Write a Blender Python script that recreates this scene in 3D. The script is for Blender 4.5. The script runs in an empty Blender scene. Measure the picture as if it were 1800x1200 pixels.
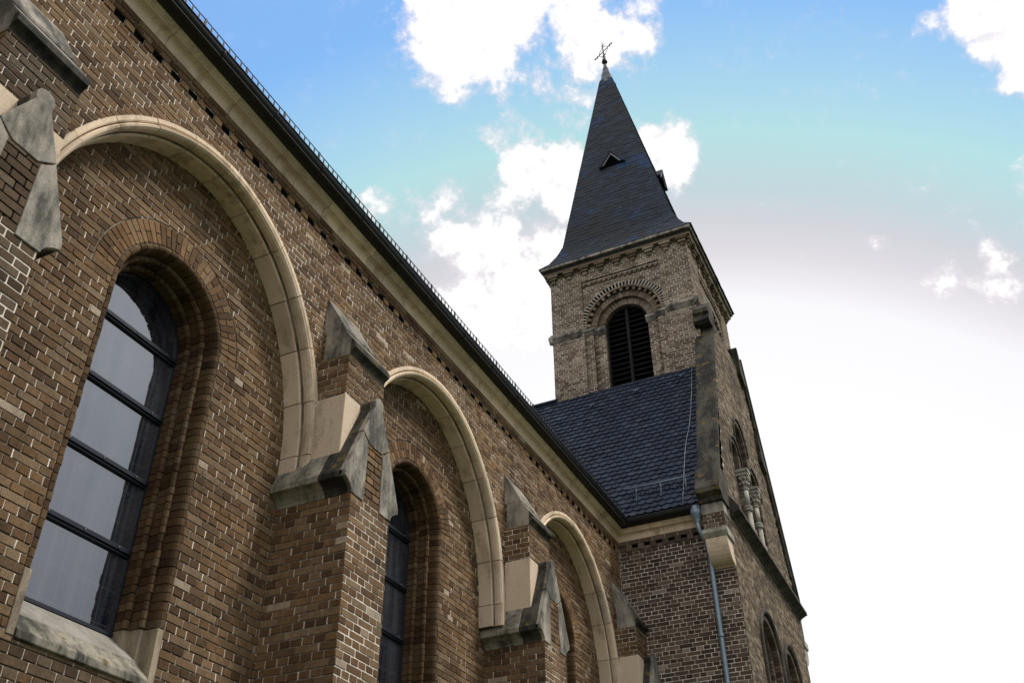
import bpy, bmesh, math, random
from mathutils import Vector, Matrix, Euler
random.seed(7)
PI = math.pi
C = bpy.context.scene.collection

# ------------------------------------------------------------------ camera
cam_d = bpy.data.cameras.new('camera'); cam = bpy.data.objects.new('camera', cam_d); C.objects.link(cam)
cam.location = (5.8, 0.0, 1.6)
cam.rotation_euler = (2.20494, 0.01034, 0.44237)
cam_d.sensor_width = 36.0; cam_d.lens = 34.465
cam_d.clip_start = 0.05; cam_d.clip_end = 8000
bpy.context.scene.camera = cam
CAMR = Euler(cam.rotation_euler, 'XYZ').to_matrix()

# ------------------------------------------------------------------ colour management
vs = bpy.context.scene.view_settings
vs.view_transform = 'Standard'; vs.look = 'None'; vs.exposure = 0.0; vs.gamma = 1.0
vs.use_curve_mapping = False

# ------------------------------------------------------------------ sun: veiled by cloud, high beyond the tower
SUN_EL = math.radians(56); SUN_AZ = math.radians(68)          # azimuth from +Y towards +X
sun_d = bpy.data.lights.new('sun', 'SUN'); sun_d.energy = 3.0; sun_d.angle = math.radians(12)
sun_d.color = (1.0, 0.93, 0.82)
sun = bpy.data.objects.new('sun', sun_d); C.objects.link(sun)
sdir = Vector((math.sin(SUN_AZ)*math.cos(SUN_EL), math.cos(SUN_AZ)*math.cos(SUN_EL), math.sin(SUN_EL)))
sun.rotation_euler = sdir.to_track_quat('Z', 'Y').to_euler()
sun.location = (20, 20, 40)

# ------------------------------------------------------------------ sky
world = bpy.data.worlds.new('World'); bpy.context.scene.world = world
world.use_nodes = True
def build_sky():
    nt = world.node_tree; N = nt.nodes; L = nt.links
    N.clear()
    out = N.new('ShaderNodeOutputWorld'); bg = N.new('ShaderNodeBackground')
    bg.inputs['Strength'].default_value = 0.1
    L.new(bg.outputs[0], out.inputs['Surface'])
    sky = N.new('ShaderNodeTexSky'); sky.sky_type = 'NISHITA'; sky.sun_disc = False
    sky.sun_elevation = SUN_EL; sky.sun_rotation = SUN_AZ
    sky.air_density = 1.0; sky.dust_density = 1.5; sky.ozone_density = 1.5
    tc = N.new('ShaderNodeTexCoord')
    def math_(op, a, b=None, clamp=False):
        m = N.new('ShaderNodeMath'); m.operation = op; m.use_clamp = clamp
        for i, v in enumerate((a, b)):
            if v is None: continue
            if isinstance(v, (int, float)): m.inputs[i].default_value = v
            else: L.new(v, m.inputs[i])
        return m.outputs[0]
    def ramp_node_w(fac, stops_):
        r = N.new('ShaderNodeMapRange'); r.data_type = 'FLOAT_VECTOR'
        cmb = N.new('ShaderNodeCombineXYZ')
        for i in range(3): L.new(fac, cmb.inputs[i])
        L.new(cmb.outputs[0], r.inputs[6])
        (a, ca), (b, cb) = stops_
        r.inputs[7].default_value = (a, a, a); r.inputs[8].default_value = (b, b, b)
        r.inputs[9].default_value = ca; r.inputs[10].default_value = cb
        return r.outputs[1]
    def direction(px, py):
        return (CAMR @ Vector(((px-900)/1723.24, (600-py)/1723.24, -1))).normalized()
    def dist(vec, d):
        m = N.new('ShaderNodeVectorMath'); m.operation = 'DISTANCE'
        L.new(vec, m.inputs[0]); m.inputs[1].default_value = d
        return m.outputs['Value']
    gen = tc.outputs['Generated']
    # low frequency wobble of the lookup direction, so that nothing is a clean circle
    def noise(scale, detail, rough, w=0.0, vec=gen):
        n = N.new('ShaderNodeTexNoise'); n.noise_dimensions = '4D'
        n.inputs['Scale'].default_value = scale; n.inputs['Detail'].default_value = detail
        n.inputs['Roughness'].default_value = rough; n.inputs['W'].default_value = w
        L.new(vec, n.inputs['Vector'])
        return n
    nz = noise(9, 5, 0.6, 1.3)
    off = N.new('ShaderNodeVectorMath'); off.operation = 'MULTIPLY_ADD'
    L.new(nz.outputs['Color'], off.inputs[0]); off.inputs[1].default_value = (.05, .05, .05)
    L.new(gen, off.inputs[2])
    off2 = N.new('ShaderNodeVectorMath'); off2.operation = 'SUBTRACT'
    L.new(off.outputs[0], off2.inputs[0]); off2.inputs[1].default_value = (.025, .025, .025)
    wob = off2.outputs[0]
    nb = noise(2.2, 3, .5, 5.5)
    o3 = N.new('ShaderNodeVectorMath'); o3.operation = 'MULTIPLY_ADD'
    L.new(nb.outputs['Color'], o3.inputs[0]); o3.inputs[1].default_value = (.03, .03, .03); L.new(gen, o3.inputs[2])
    o4 = N.new('ShaderNodeVectorMath'); o4.operation = 'SUBTRACT'; L.new(o3.outputs[0], o4.inputs[0]); o4.inputs[1].default_value = (.015, .015, .015)
    wob2 = o4.outputs[0]
    # clear air: deep blue away from the veiled sun, through cyan and pale lilac to white near it
    g = dist(wob2, direction(1230, 1900))
    ramp = N.new('ShaderNodeValToRGB'); cr = ramp.color_ramp
    L.new(math_('MULTIPLY', g, 1/1.2), ramp.inputs[0])
    K = 1/1.2
    stops = [(0.0, (1.05, 1.05, 1.05)), (.55*K, (1.12, 1.11, 1.12)), (.665*K, (1.05, 1.03, 1.05)), (.708*K, (.83, .79, .83)), (.738*K, (.72, .72, .76)),
             (.768*K, (.60, .74, .77)), (.82*K, (.51, .82, .84)), (.87*K, (.42, .71, .93)), (.945*K, (.26, .54, 1.0)), (1.05*K, (.26, .50, .97)), (1.2*K, (.6, .72, .95))]
    while len(cr.elements) < len(stops): cr.elements.new(.5)
    for e, (p, c) in zip(cr.elements, stops):
        e.position = p; e.color = (*c, 1)
    # everything lives on the scale of the physical sky (strength 0.1)
    sc = N.new('ShaderNodeVectorMath'); sc.operation = 'SCALE'; sc.inputs['Scale'].default_value = 10.0
    L.new(ramp.outputs[0], sc.inputs[0])
    base = N.new('ShaderNodeMix'); base.data_type = 'RGBA'; base.inputs['Factor'].default_value = 0.9
    L.new(sky.outputs[0], base.inputs['A']); L.new(sc.outputs[0], base.inputs['B'])
    # clouds: puffs given by direction and angular radius, broken up by fractal noise
    puffs = [  # px, py, radius px, weight
        (800, 30, 95, 1.15), (880, 20, 80, 1.1), (790, 95, 62, 1.0), (850, 95, 45, .9), (740, 10, 45, .8), (930, -30, 70, 1.), (795, 135, 22, .75), (870, 138, 18, .6),
        (1020, 30, 52, 1.), (1035, 100, 50, 1.0), (1050, 70, 60, 1.), (1015, -20, 60, 1.), (1125, 60, 34, .85), (1132, 22, 24, .7), (1100, 75, 30, .7), (1030, 145, 26, .7),
        (942, 130, 24, .62), (895, 205, 26, .55), (860, 232, 20, .52), (1010, 210, 20, .5), (1000, 175, 22, .5),
        (930, 302, 54, 1.05), (985, 312, 60, 1.1), (940, 265, 30, .85), (890, 345, 28, .7), (1000, 350, 38, .75),
        (1160, 275, 62, 1.05), (1195, 262, 34, .85), (1145, 245, 28, .8),
        (870, 440, 70, .92), (840, 480, 66, .86), (890, 405, 33, .9), (900, 520, 90, 1.0), (800, 560, 70, .8), (960, 470, 70, 1.), (780, 425, 40, .75), (760, 405, 28, .6), (785, 370, 30, .55), (730, 372, 22, .5),
        (1738, 5, 60, 1.1), (1785, 55, 58, 1.1), (1750, 72, 38, .85), (1797, 125, 36, .9), (1700, 15, 26, .6), (1660, 42, 20, .6),
        (1750, 465, 34, .58), (1765, 500, 34, .52), (1730, 510, 32, .5), (1660, 515, 26, .5), (1552, 433, 12, .5),
        (647, 365, 18, .62),
        (400, -250, 160, 1.0), (1300, -330, 150, .9), (2000, 300, 120, .8), (-200, 100, 200, 1.0)]
    acc = None
    for (px, py, r, w) in puffs:
        d = dist(wob, direction(px, py))
        mr = N.new('ShaderNodeMapRange'); mr.interpolation_type = 'SMOOTHSTEP'
        L.new(d, mr.inputs['Value']); small = r <= 30
        w = w+.18*(1-w) if not small else w*.42+.16
        rr = r/1723.24/1.12*(1.7 if small else 1)
        mr.inputs['From Min'].default_value = rr*1.75; mr.inputs['From Max'].default_value = rr*.30
        mr.inputs['To Min'].default_value = 0; mr.inputs['To Max'].default_value = w
        acc = mr.outputs[0] if acc is None else math_('MAXIMUM', acc, mr.outputs[0])
    # a broken cloud field everywhere outside the picture (keeps reflections lively)
    fld = noise(2.3, 4, .6, 9.1)
    far = N.new('ShaderNodeMapRange'); L.new(dist(gen, direction(1000, 450)), far.inputs['Value'])
    far.inputs['From Min'].default_value = .70; far.inputs['From Max'].default_value = 1.0
    fm = N.new('ShaderNodeMapRange'); L.new(fld.outputs[0], fm.inputs['Value'])
    fm.inputs['From Min'].default_value = .22; fm.inputs['From Max'].default_value = .50; fm.inputs['To Max'].default_value = 1.3
    acc = math_('MAXIMUM', acc, math_('MULTIPLY', far.outputs[0], fm.outputs[0]))
    fine = noise(26, 9, .62, 4.0)
    mid = noise(60, 6, .6, 2.0)
    vfine = noise(150, 6, .65, 7.0)
    brk = math_('ADD', math_('MULTIPLY', math_('SUBTRACT', fine.outputs[0], .5), 2.1),
                math_('ADD', math_('MULTIPLY', math_('SUBTRACT', mid.outputs[0], .5), 1.0), math_('MULTIPLY', math_('SUBTRACT', vfine.outputs[0], .5), .5)))
    dens = math_('ADD', acc, brk)
    cov = N.new('ShaderNodeMapRange'); cov.interpolation_type = 'SMOOTHSTEP'
    L.new(dens, cov.inputs['Value']); cov.inputs['From Min'].default_value = .34; cov.inputs['From Max'].default_value = .74
    veil = N.new('ShaderNodeMapRange'); veil.interpolation_type = 'SMOOTHSTEP'
    L.new(dens, veil.inputs['Value']); veil.inputs['From Min'].default_value = .10; veil.inputs['From Max'].default_value = .50; veil.inputs['To Max'].default_value = .55
    near = N.new('ShaderNodeMapRange'); L.new(acc, near.inputs['Value']); near.inputs['From Min'].default_value = .02; near.inputs['From Max'].default_value = .22; near.inputs['To Min'].default_value = .22
    thin = N.new('ShaderNodeMix'); thin.data_type = 'RGBA'; thin.blend_type = 'LIGHTEN'
    L.new(math_('MULTIPLY', veil.outputs[0], near.outputs[0]), thin.inputs['Factor']); L.new(base.outputs['Result'], thin.inputs['A']); thin.inputs['B'].default_value = (8.6, 8.1, 8.6, 1)
    # bodies: brilliant edges, some greyer hearts
    body = N.new('ShaderNodeMapRange'); L.new(mid.outputs[0], body.inputs['Value'])
    body.inputs['From Min'].default_value = .33; body.inputs['From Max'].default_value = .50
    ccol = N.new('ShaderNodeMix'); ccol.data_type = 'RGBA'
    L.new(body.outputs[0], ccol.inputs['Factor'])
    ccol.inputs['A'].default_value = (9.3, 9.1, 9.4, 1); ccol.inputs['B'].default_value = (11.2, 11.1, 11.1, 1)
    # away from the veiled sun, to the right of the street, the overcast is dull blue grey
    dull = ramp_node_w(fld.outputs[0], [(.3, (5.8, 6.3, 7.2)), (.65, (8.6, 9.0, 9.7))])
    fin = N.new('ShaderNodeMix'); fin.data_type = 'RGBA'
    L.new(cov.outputs[0], fin.inputs['Factor']); L.new(thin.outputs['Result'], fin.inputs['A']); L.new(ccol.outputs['Result'], fin.inputs['B'])
    az = dist(gen, Vector((.93, .25, .28)).normalized())
    am = N.new('ShaderNodeMapRange'); am.interpolation_type = 'SMOOTHSTEP'; L.new(az, am.inputs['Value'])
    am.inputs['From Min'].default_value = .95; am.inputs['From Max'].default_value = .55
    sepz = N.new('ShaderNodeSeparateXYZ'); L.new(gen, sepz.inputs[0])
    lowr = N.new('ShaderNodeMapRange'); L.new(sepz.outputs['Z'], lowr.inputs['Value'])
    lowr.inputs['From Min'].default_value = .18; lowr.inputs['From Max'].default_value = .62; lowr.inputs['To Min'].default_value = .42; lowr.inputs['To Max'].default_value = 1.15
    dsc = N.new('ShaderNodeVectorMath'); dsc.operation = 'SCALE'; L.new(dull, dsc.inputs[0]); L.new(lowr.outputs[0], dsc.inputs['Scale'])
    dull = dsc.outputs[0]
    fin2 = N.new('ShaderNodeMix'); fin2.data_type = 'RGBA'
    L.new(am.outputs[0], fin2.inputs['Factor']); L.new(fin.outputs['Result'], fin2.inputs['A']); L.new(dull, fin2.inputs['B'])
    L.new(fin2.outputs['Result'], bg.inputs['Color'])
build_sky()

# ------------------------------------------------------------------ materials
def new_mat(name):
    m = bpy.data.materials.new(name); m.use_nodes = True
    nt = m.node_tree
    return m, nt, nt.nodes, nt.links, nt.nodes['Principled BSDF']
def noise_node(nt, scale, detail=4, rough=.55, stretch=None):
    N, L = nt.nodes, nt.links
    geo = N.new('ShaderNodeNewGeometry')
    vec = geo.outputs['Position']
    if stretch:
        mp = N.new('ShaderNodeMapping'); mp.inputs['Scale'].default_value = stretch
        L.new(vec, mp.inputs['Vector']); vec = mp.outputs[0]
    n = N.new('ShaderNodeTexNoise'); n.inputs['Scale'].default_value = scale
    n.inputs['Detail'].default_value = detail; n.inputs['Roughness'].default_value = rough
    L.new(vec, n.inputs['Vector'])
    return n.outputs[0]
def ramp_node(nt, fac, stops, const=False):
    r = nt.nodes.new('ShaderNodeValToRGB'); cr = r.color_ramp
    if const: cr.interpolation = 'CONSTANT'
    while len(cr.elements) < len(stops): cr.elements.new(.5)
    for e, (p, c) in zip(cr.elements, stops):
        e.position = p; e.color = (*c, 1) if len(c) == 3 else c
    nt.links.new(fac, r.inputs[0]); return r.outputs[0]
def mix_node(nt, fac, a, b, mode='MIX'):
    m = nt.nodes.new('ShaderNodeMix'); m.data_type = 'RGBA'; m.blend_type = mode
    for key, v in (('Factor', fac), ('A', a), ('B', b)):
        if isinstance(v, (int, float)): m.inputs[key].default_value = v
        elif isinstance(v, tuple): m.inputs[key].default_value = (*v, 1)
        else: nt.links.new(v, m.inputs[key])
    return m.outputs['Result']
def bump_node(nt, h, strength, dist):
    b = nt.nodes.new('ShaderNodeBump'); b.inputs['Strength'].default_value = strength; b.inputs['Distance'].default_value = dist
    nt.links.new(h, b.inputs['Height']); return b.outputs[0]

def brick_mat(name, stops, speck=.55, mult=(1, 1, 1)):
    m, nt, N, L, p = new_mat(name)
    geo = N.new('ShaderNodeNewGeometry')
    col = ramp_node(nt, geo.outputs['Random Per Island'], stops)
    grain = ramp_node(nt, noise_node(nt, 95, 3, .7), [(.30, (speck, speck*.95, speck*.9)), (.52, (1, 1, 1)), (.75, (1.25, 1.22, 1.15))])
    col = mix_node(nt, 1.0, col, grain, 'MULTIPLY')
    blotch = ramp_node(nt, noise_node(nt, 14, 3, .6), [(.3, (.78, .76, .74)), (.6, (1.08, 1.06, 1.02))])
    col = mix_node(nt, 1.0, col, blotch, 'MULTIPLY')
    dirt = ramp_node(nt, noise_node(nt, .9, 4, .6, (1, 1, .6)), [(.30, (.62, .61, .62)), (.62, (1.10, 1.09, 1.06))])
    col = mix_node(nt, 1.0, col, dirt, 'MULTIPLY')
    if mult != (1, 1, 1): col = mix_node(nt, 1.0, col, mult, 'MULTIPLY')
    L.new(col, p.inputs['Base Color']); p.inputs['Roughness'].default_value = .88
    p.inputs['Specular IOR Level'].default_value = .25
    L.new(bump_node(nt, noise_node(nt, 160, 4, .7), .55, .004), p.inputs['Normal'])
    return m
def mortar_mat(name, c, dark):
    m, nt, N, L, p = new_mat(name)
    col = ramp_node(nt, noise_node(nt, 2.2, 6, .7), [(.34, dark), (.56, c)])
    L.new(col, p.inputs['Base Color']); p.inputs['Roughness'].default_value = .95
    p.inputs['Specular IOR Level'].default_value = .1
    L.new(bump_node(nt, noise_node(nt, 120, 4, .7), .5, .003), p.inputs['Normal'])
    return m
def stone_mat(name, base, warm, stain, stain_lo=.30, stain_hi=.52, lichen=None, lic_at=.62, island=.10):
    m, nt, N, L, p = new_mat(name)
    geo = N.new('ShaderNodeNewGeometry')
    col = mix_node(nt, noise_node(nt, 3.0, 5, .6), base, warm)
    tone = ramp_node(nt, geo.outputs['Random Per Island'], [(0, (1-island,)*3), (1, (1+island, 1+island*.9, 1+island*.7))])
    col = mix_node(nt, 1.0, col, tone, 'MULTIPLY')
    streak = ramp_node(nt, noise_node(nt, 3.6, 8, .72, (1, 1, .38)), [(stain_lo, (1, 1, 1)), (stain_hi, (0, 0, 0))])
    col = mix_node(nt, streak, col, stain)
    if lichen:
        lk = ramp_node(nt, noise_node(nt, 5.5, 6, .7), [(lic_at, (0, 0, 0)), (lic_at+.07, (1, 1, 1))])
        col = mix_node(nt, lk, col, lichen)
    pores = ramp_node(nt, noise_node(nt, 70, 4, .7), [(.33, (.72, .7, .68)), (.5, (1, 1, 1))])
    col = mix_node(nt, 1.0, col, pores, 'MULTIPLY')
    L.new(col, p.inputs['Base Color']); p.inputs['Roughness'].default_value = .85
    p.inputs['Specular IOR Level'].default_value = .25
    L.new(bump_node(nt, noise_node(nt, 55, 6, .7), .35, .006), p.inputs['Normal'])
    return m
def plain_mat(name, c, rough=.5, metal=0.0, var=.25, spec=.5):
    m, nt, N, L, p = new_mat(name)
    col = ramp_node(nt, noise_node(nt, 7, 5, .65), [(.3, tuple(v*(1-var) for v in c)), (.7, tuple(v*(1+var) for v in c))])
    L.new(col, p.inputs['Base Color']); p.inputs['Roughness'].default_value = rough; p.inputs['Metallic'].default_value = metal
    p.inputs['Specular IOR Level'].default_value = spec
    L.new(bump_node(nt, noise_node(nt, 30, 4, .6), .12, .004), p.inputs['Normal'])
    return m
def slate_mat(name, stops, rough, moss=None, blue=None):
    m, nt, N, L, p = new_mat(name)
    geo = N.new('ShaderNodeNewGeometry')
    rnd = geo.outputs['Random Per Island']
    col = ramp_node(nt, rnd, stops)
    if moss:
        mk = ramp_node(nt, noise_node(nt, .7, 6, .7), [(.46, (0, 0, 0)), (.64, (1, 1, 1))])
        col = mix_node(nt, mk, col, moss)
    if blue:        # newer slates, let in by the handful
        nz = noise_node(nt, 1.15, 2, .5)
        ad = N.new('ShaderNodeMath'); ad.operation = 'MULTIPLY_ADD'; L.new(rnd, ad.inputs[0]); ad.inputs[1].default_value = .16; L.new(nz, ad.inputs[2])
        bk = ramp_node(nt, ad.outputs[0], [(.715, (0, 0, 0)), (.75, (1, 1, 1))])
        col = mix_node(nt, bk, col, blue)
    col = mix_node(nt, 1.0, col, ramp_node(nt, noise_node(nt, 18, 4, .7), [(.3, (.7, .7, .7)), (.65, (1.15, 1.15, 1.15))]), 'MULTIPLY')
    L.new(col, p.inputs['Base Color']); p.inputs['Roughness'].default_value = rough; p.inputs['Specular IOR Level'].default_value = .22
    L.new(bump_node(nt, noise_node(nt, 40, 4, .6), .25, .006), p.inputs['Normal'])
    return m

BR_STOPS = [(0, (.092, .056, .031)), (.2, (.140, .088, .047)), (.45, (.190, .122, .066)), (.7, (.228, .152, .085)), (.88, (.238, .175, .110)), (.984, (.26, .185, .115)), (.991, (.42, .37, .31)), (1, (.48, .44, .39))]
M = {}
M['brick'] = brick_mat('brown_brick', BR_STOPS, .5, (1.04, .955, .875))
M['brick_head'] = brick_mat('dark_header_brick', [(0, (.084, .054, .032)), (.3, (.120, .077, .044)), (.65, (.155, .098, .053)), (.9, (.20, .132, .074)), (.988, (.23, .16, .10)), (.993, (.40, .36, .30)), (1, (.46, .42, .37))], .45, (1.04, .955, .875))
M['brick_str'] = brick_mat('greyish_stretcher_brick', [(0, (.128, .092, .058)), (.25, (.172, .122, .073)), (.55, (.205, .148, .091)), (.8, (.218, .168, .114)), (.985, (.245, .195, .14)), (.991, (.40, .36, .30)), (1, (.46, .42, .37))], .5, (1.04, .955, .875))
M['block_head'] = brick_mat('dark_block_header', [(0, (.050, .036, .030)), (.5, (.085, .060, .048)), (.96, (.13, .10, .082)), (1, (.30, .27, .24))])
M['brick_reveal'] = brick_mat('dark_reveal_brick', BR_STOPS[:5]+[(1, (.2, .16, .11))], .5, (.60, .565, .52))  # darker version of the wall brick for the window reveals
M['brick_soot'] = brick_mat('grey_sooted_brick', BR_STOPS, .5, (.60, .63, .70))
M['brick_facade'] = brick_mat('weathered_facade_brick', [(0, (.07, .05, .034)), (.35, (.14, .105, .07)), (.7, (.20, .155, .105)), (1, (.33, .28, .21))], .5)
M['brick_block'] = brick_mat('red_brown_brick', [(0, (.065, .046, .036)), (.4, (.115, .082, .062)), (.75, (.16, .122, .096)), (.97, (.19, .155, .13)), (1, (.34, .30, .27))])
M['brick_tower'] = brick_mat('tan_brick', [(0, (.108, .080, .058)), (.4, (.180, .139, .102)), (.8, (.24, .190, .143)), (1, (.32, .27, .22))], .7)
M['mortar'] = mortar_mat('lime_mortar', (.78, .72, .64), (.46, .40, .33))
M['mortar_mid'] = mortar_mat('greyed_mortar', (.46, .41, .35), (.22, .19, .155))
M['mortar_bed'] = mortar_mat('shaded_bed_mortar', (.30, .26, .215), (.075, .062, .05))  # bed joint shadow put into a darker mortar colour
M['mortar_dark'] = mortar_mat('soot_and_shade_mortar', (.22, .18, .14), (.07, .055, .045))
M['mortar_tower'] = mortar_mat('pale_mortar', (.80, .76, .70), (.55, .50, .44))
M['stone'] = stone_mat('cream_sandstone', (.80, .66, .515), (.68, .545, .40), (.40, .30, .205), .33, .50, None, .62, .17)
M['stone_grey'] = stone_mat('weathered_sandstone', (.43, .41, .37), (.36, .31, .245), (.085, .082, .072), .41, .60, (.10, .10, .06), .64)
M['stone_moss'] = stone_mat('mossy_sandstone', (.115, .105, .08), (.062, .058, .045), (.022, .022, .020), .44, .60, (.15, .105, .03), .575)
M['stone_cap'] = stone_mat('half_mossed_sandstone', (.36, .335, .28), (.24, .225, .18), (.055, .055, .045), .40, .56, (.13, .10, .035), .62)
M['stone_fin'] = stone_mat('pale_weathered_brick', (.42, .39, .34), (.34, .31, .27), (.20, .18, .155), .3, .45)
M['stone_sill'] = stone_mat('grey_sill_stone', (.36, .345, .32), (.30, .285, .25), (.20, .185, .16), .36, .56)
M['stone_shaded'] = stone_mat('shaded_sandstone', (.40, .34, .255), (.33, .265, .185), (.15, .125, .095), .36, .56)  # darker copy of the cream stone, dim light put into the colour
M['stone_dark'] = stone_mat('dark_sandstone', (.12, .105, .085), (.08, .07, .058), (.03, .028, .025), .40, .60)  # darker sandstone for the ledge and hood moulds
M['stone_white'] = stone_mat('pale_limestone', (.44, .42, .385), (.38, .355, .31), (.19, .175, .15), .34, .52)
M['gutter'] = plain_mat('dark_zinc', (.022, .025, .028), .45, .6)
M['pipe'] = plain_mat('painted_zinc', (.20, .27, .33), .38, .35, .15)
M['iron'] = plain_mat('black_iron', (.012, .012, .014), .6, .3)
M['wire'] = plain_mat('aluminium_wire', (.34, .36, .39), .5, .6)
M['slat'] = plain_mat('dark_louvre_wood', (.011, .010, .010), .75, 0, .25, .2)
M['void'] = plain_mat('unlit_interior_and_gap', (.004, .004, .005), 1.0, 0, 0, 0)  # black stands in for the shade in openings, sockets and gaps
M['lead'] = plain_mat('grey_lead', (.095, .105, .125), .5, .3, .35)
M['bar'] = plain_mat('dark_blue_steel', (.012, .016, .028), .4, .2)
M['frame'] = plain_mat('dark_blue_frame', (.014, .018, .03), .5, .1)
M['soffit'] = plain_mat('boards_and_gap_shade', (.03, .026, .024), .8)
M['roof_slate'] = slate_mat('scalloped_slate', [(0, (.010, .015, .029)), (.5, (.017, .026, .048)), (.9, (.026, .037, .064)), (1, (.038, .048, .068))], .42)
M['spire_slate'] = slate_mat('spire_slate', [(0, (.011, .017, .030)), (.5, (.018, .028, .047)), (1, (.027, .041, .066))], .62, (.018, .020, .021), (.016, .042, .11))
def pane_mat():
    m, nt, N, L, p = new_mat('leaded_glass')
    geo = N.new('ShaderNodeNewGeometry'); sep = N.new('ShaderNodeSeparateXYZ'); L.new(geo.outputs['Position'], sep.inputs[0])
    def lines(sock, period, width, shift):
        a = N.new('ShaderNodeMath'); a.operation = 'ADD'; L.new(sock, a.inputs[0]); a.inputs[1].default_value = shift
        b = N.new('ShaderNodeMath'); b.operation = 'PINGPONG'; L.new(a.outputs[0], b.inputs[0]); b.inputs[1].default_value = period/2
        c = N.new('ShaderNodeMath'); c.operation = 'LESS_THAN'; L.new(b.outputs[0], c.inputs[0]); c.inputs[1].default_value = width/2
        return c.outputs[0]
    mx = N.new('ShaderNodeMath'); mx.operation = 'MAXIMUM'
    L.new(lines(sep.outputs['Y'], .15, .007, 100.03), mx.inputs[0]); L.new(lines(sep.outputs['Z'], .30, .006, 100.1), mx.inputs[1])
    dust = ramp_node(nt, noise_node(nt, 5.0, 5, .6, (1, 1, .10)), [(.38, (.004, .008, .020)), (.72, (.050, .056, .068))])
    col = mix_node(nt, mx.outputs[0], dust, (.055, .063, .078))
    L.new(col, p.inputs['Base Color'])
    p.inputs['Roughness'].default_value = .035; p.inputs['IOR'].default_value = 3.3
    L.new(bump_node(nt, noise_node(nt, 1.7, 3, .5, (1, 1, .5)), .10, .03), p.inputs['Normal'])
    return m
M['pane'] = pane_mat()
def ground_mat():
    m, nt, N, L, p = new_mat('lawn')
    col = ramp_node(nt, noise_node(nt, 1.5, 8, .7), [(.3, (.03, .045, .015)), (.6, (.06, .085, .028)), (.8, (.09, .10, .05))])
    L.new(col, p.inputs['Base Color']); p.inputs['Roughness'].default_value = .95
    L.new(bump_node(nt, noise_node(nt, 40, 6, .8), .8, .05), p.inputs['Normal'])
    return m
M['ground'] = ground_mat()

# ------------------------------------------------------------------ mesh builder
class MB:
    """collects faces and links them as ONE mesh object"""
    def __init__(s): s.v = []; s.f = []; s.m = []; s.mats = []; s.smooth = []
    def mat(s, name):
        if name not in s.mats: s.mats.append(name)
        return s.mats.index(name)
    def add(s, verts, faces, mat, smooth=False):
        b = len(s.v); s.v.extend(tuple(v) for v in verts); k = s.mat(mat)
        for f in faces:
            s.f.append(tuple(b+i for i in f)); s.m.append(k); s.smooth.append(smooth)
    def poly(s, pts, mat): s.add(pts, [tuple(range(len(pts)))], mat)
    def box(s, x0, x1, y0, y1, z0, z1, mat):
        v = [(x, y, z) for z in (z0, z1) for y in (y0, y1) for x in (x0, x1)]
        s.add(v, [(0, 2, 3, 1), (4, 5, 7, 6), (0, 1, 5, 4), (2, 6, 7, 3), (0, 4, 6, 2), (1, 3, 7, 5)], mat)
    def loft(s, rings, mat, caps=True, closed=True, smooth=False):
        n = len(rings[0]); v = [p for r in rings for p in r]; f = []
        for i in range(len(rings)-1):
            for j in range(n if closed else n-1):
                a = i*n+j; b = i*n+(j+1) % n
                f.append((a, b, b+n, a+n))
        s.add(v, f, mat, smooth)
        if caps and closed:
            base = len(s.v)-len(v); k = s.mat(mat)
            for r in (tuple(range(n-1, -1, -1)), tuple((len(rings)-1)*n+i for i in range(n))):
                s.f.append(tuple(base+i for i in r)); s.m.append(k); s.smooth.append(False)
    def tube(s, pts, r, mat, n=8, smooth=True, caps=True):
        pts = [Vector(p) for p in pts]; rr = r if isinstance(r, (list, tuple)) else [r]*len(pts)
        rings = []; up = None
        for i, p in enumerate(pts):
            d = (pts[min(i+1, len(pts)-1)]-pts[max(i-1, 0)]).normalized()
            if up is None: up = Vector((0, 0, 1)) if abs(d.z) < .9 else Vector((1, 0, 0))
            a = d.cross(up).normalized(); b = d.cross(a).normalized(); up = -b if False else up
            rings.append([p+rr[i]*(math.cos(t*2*PI/n)*a+math.sin(t*2*PI/n)*b) for t in range(n)])
        s.loft(rings, mat, caps, True, smooth)
    def build(s, name, parent=None, bevel=0.0, label=None, recalc=False):
        me = bpy.data.meshes.new(name); me.from_pydata(s.v, [], s.f)
        for n in s.mats: me.materials.append(M[n])
        me.polygons.foreach_set('material_index', s.m); me.polygons.foreach_set('use_smooth', s.smooth)
        me.update()
        if recalc or bevel:
            bm = bmesh.new(); bm.from_mesh(me); bmesh.ops.recalc_face_normals(bm, faces=bm.faces[:]); bm.to_mesh(me); bm.free()
        o = bpy.data.objects.new(name, me); C.objects.link(o)
        if parent:
            o.parent = parent
            if parent.type == 'EMPTY': o.matrix_parent_inverse = Matrix.Translation(parent.location).inverted()
        if label: o['label'] = label
        if bevel:
            b = o.modifiers.new('bevel', 'BEVEL'); b.width = bevel; b.segments = 2; b.limit_method = 'ANGLE'; b.angle_limit = math.radians(28)
        return o
def thing(name, label, cat, loc=(0, 0, 0), group=None):
    o = bpy.data.objects.new(name, None); C.objects.link(o); o.location = loc; o['label'] = label; o['category'] = cat
    o.empty_display_size = .3
    if group: o['group'] = group
    return o
def tag(o, label, cat, group=None):
    o['label'] = label; o['category'] = cat
    if group: o['group'] = group
    return o

# frames: a wall face with u along it, v up, n outwards
def frame_px(x):    return lambda u, v, n: (x+n, u, v)          # faces +X, u = y
def frame_my(y):    return lambda u, v, n: (u, y-n, v)          # faces -Y, u = x
def frame_py(y):    return lambda u, v, n: (u, y+n, v)          # faces +Y, u = x
def frame_mx(x):    return lambda u, v, n: (x-n, u, v)          # faces -X, u = y

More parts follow.
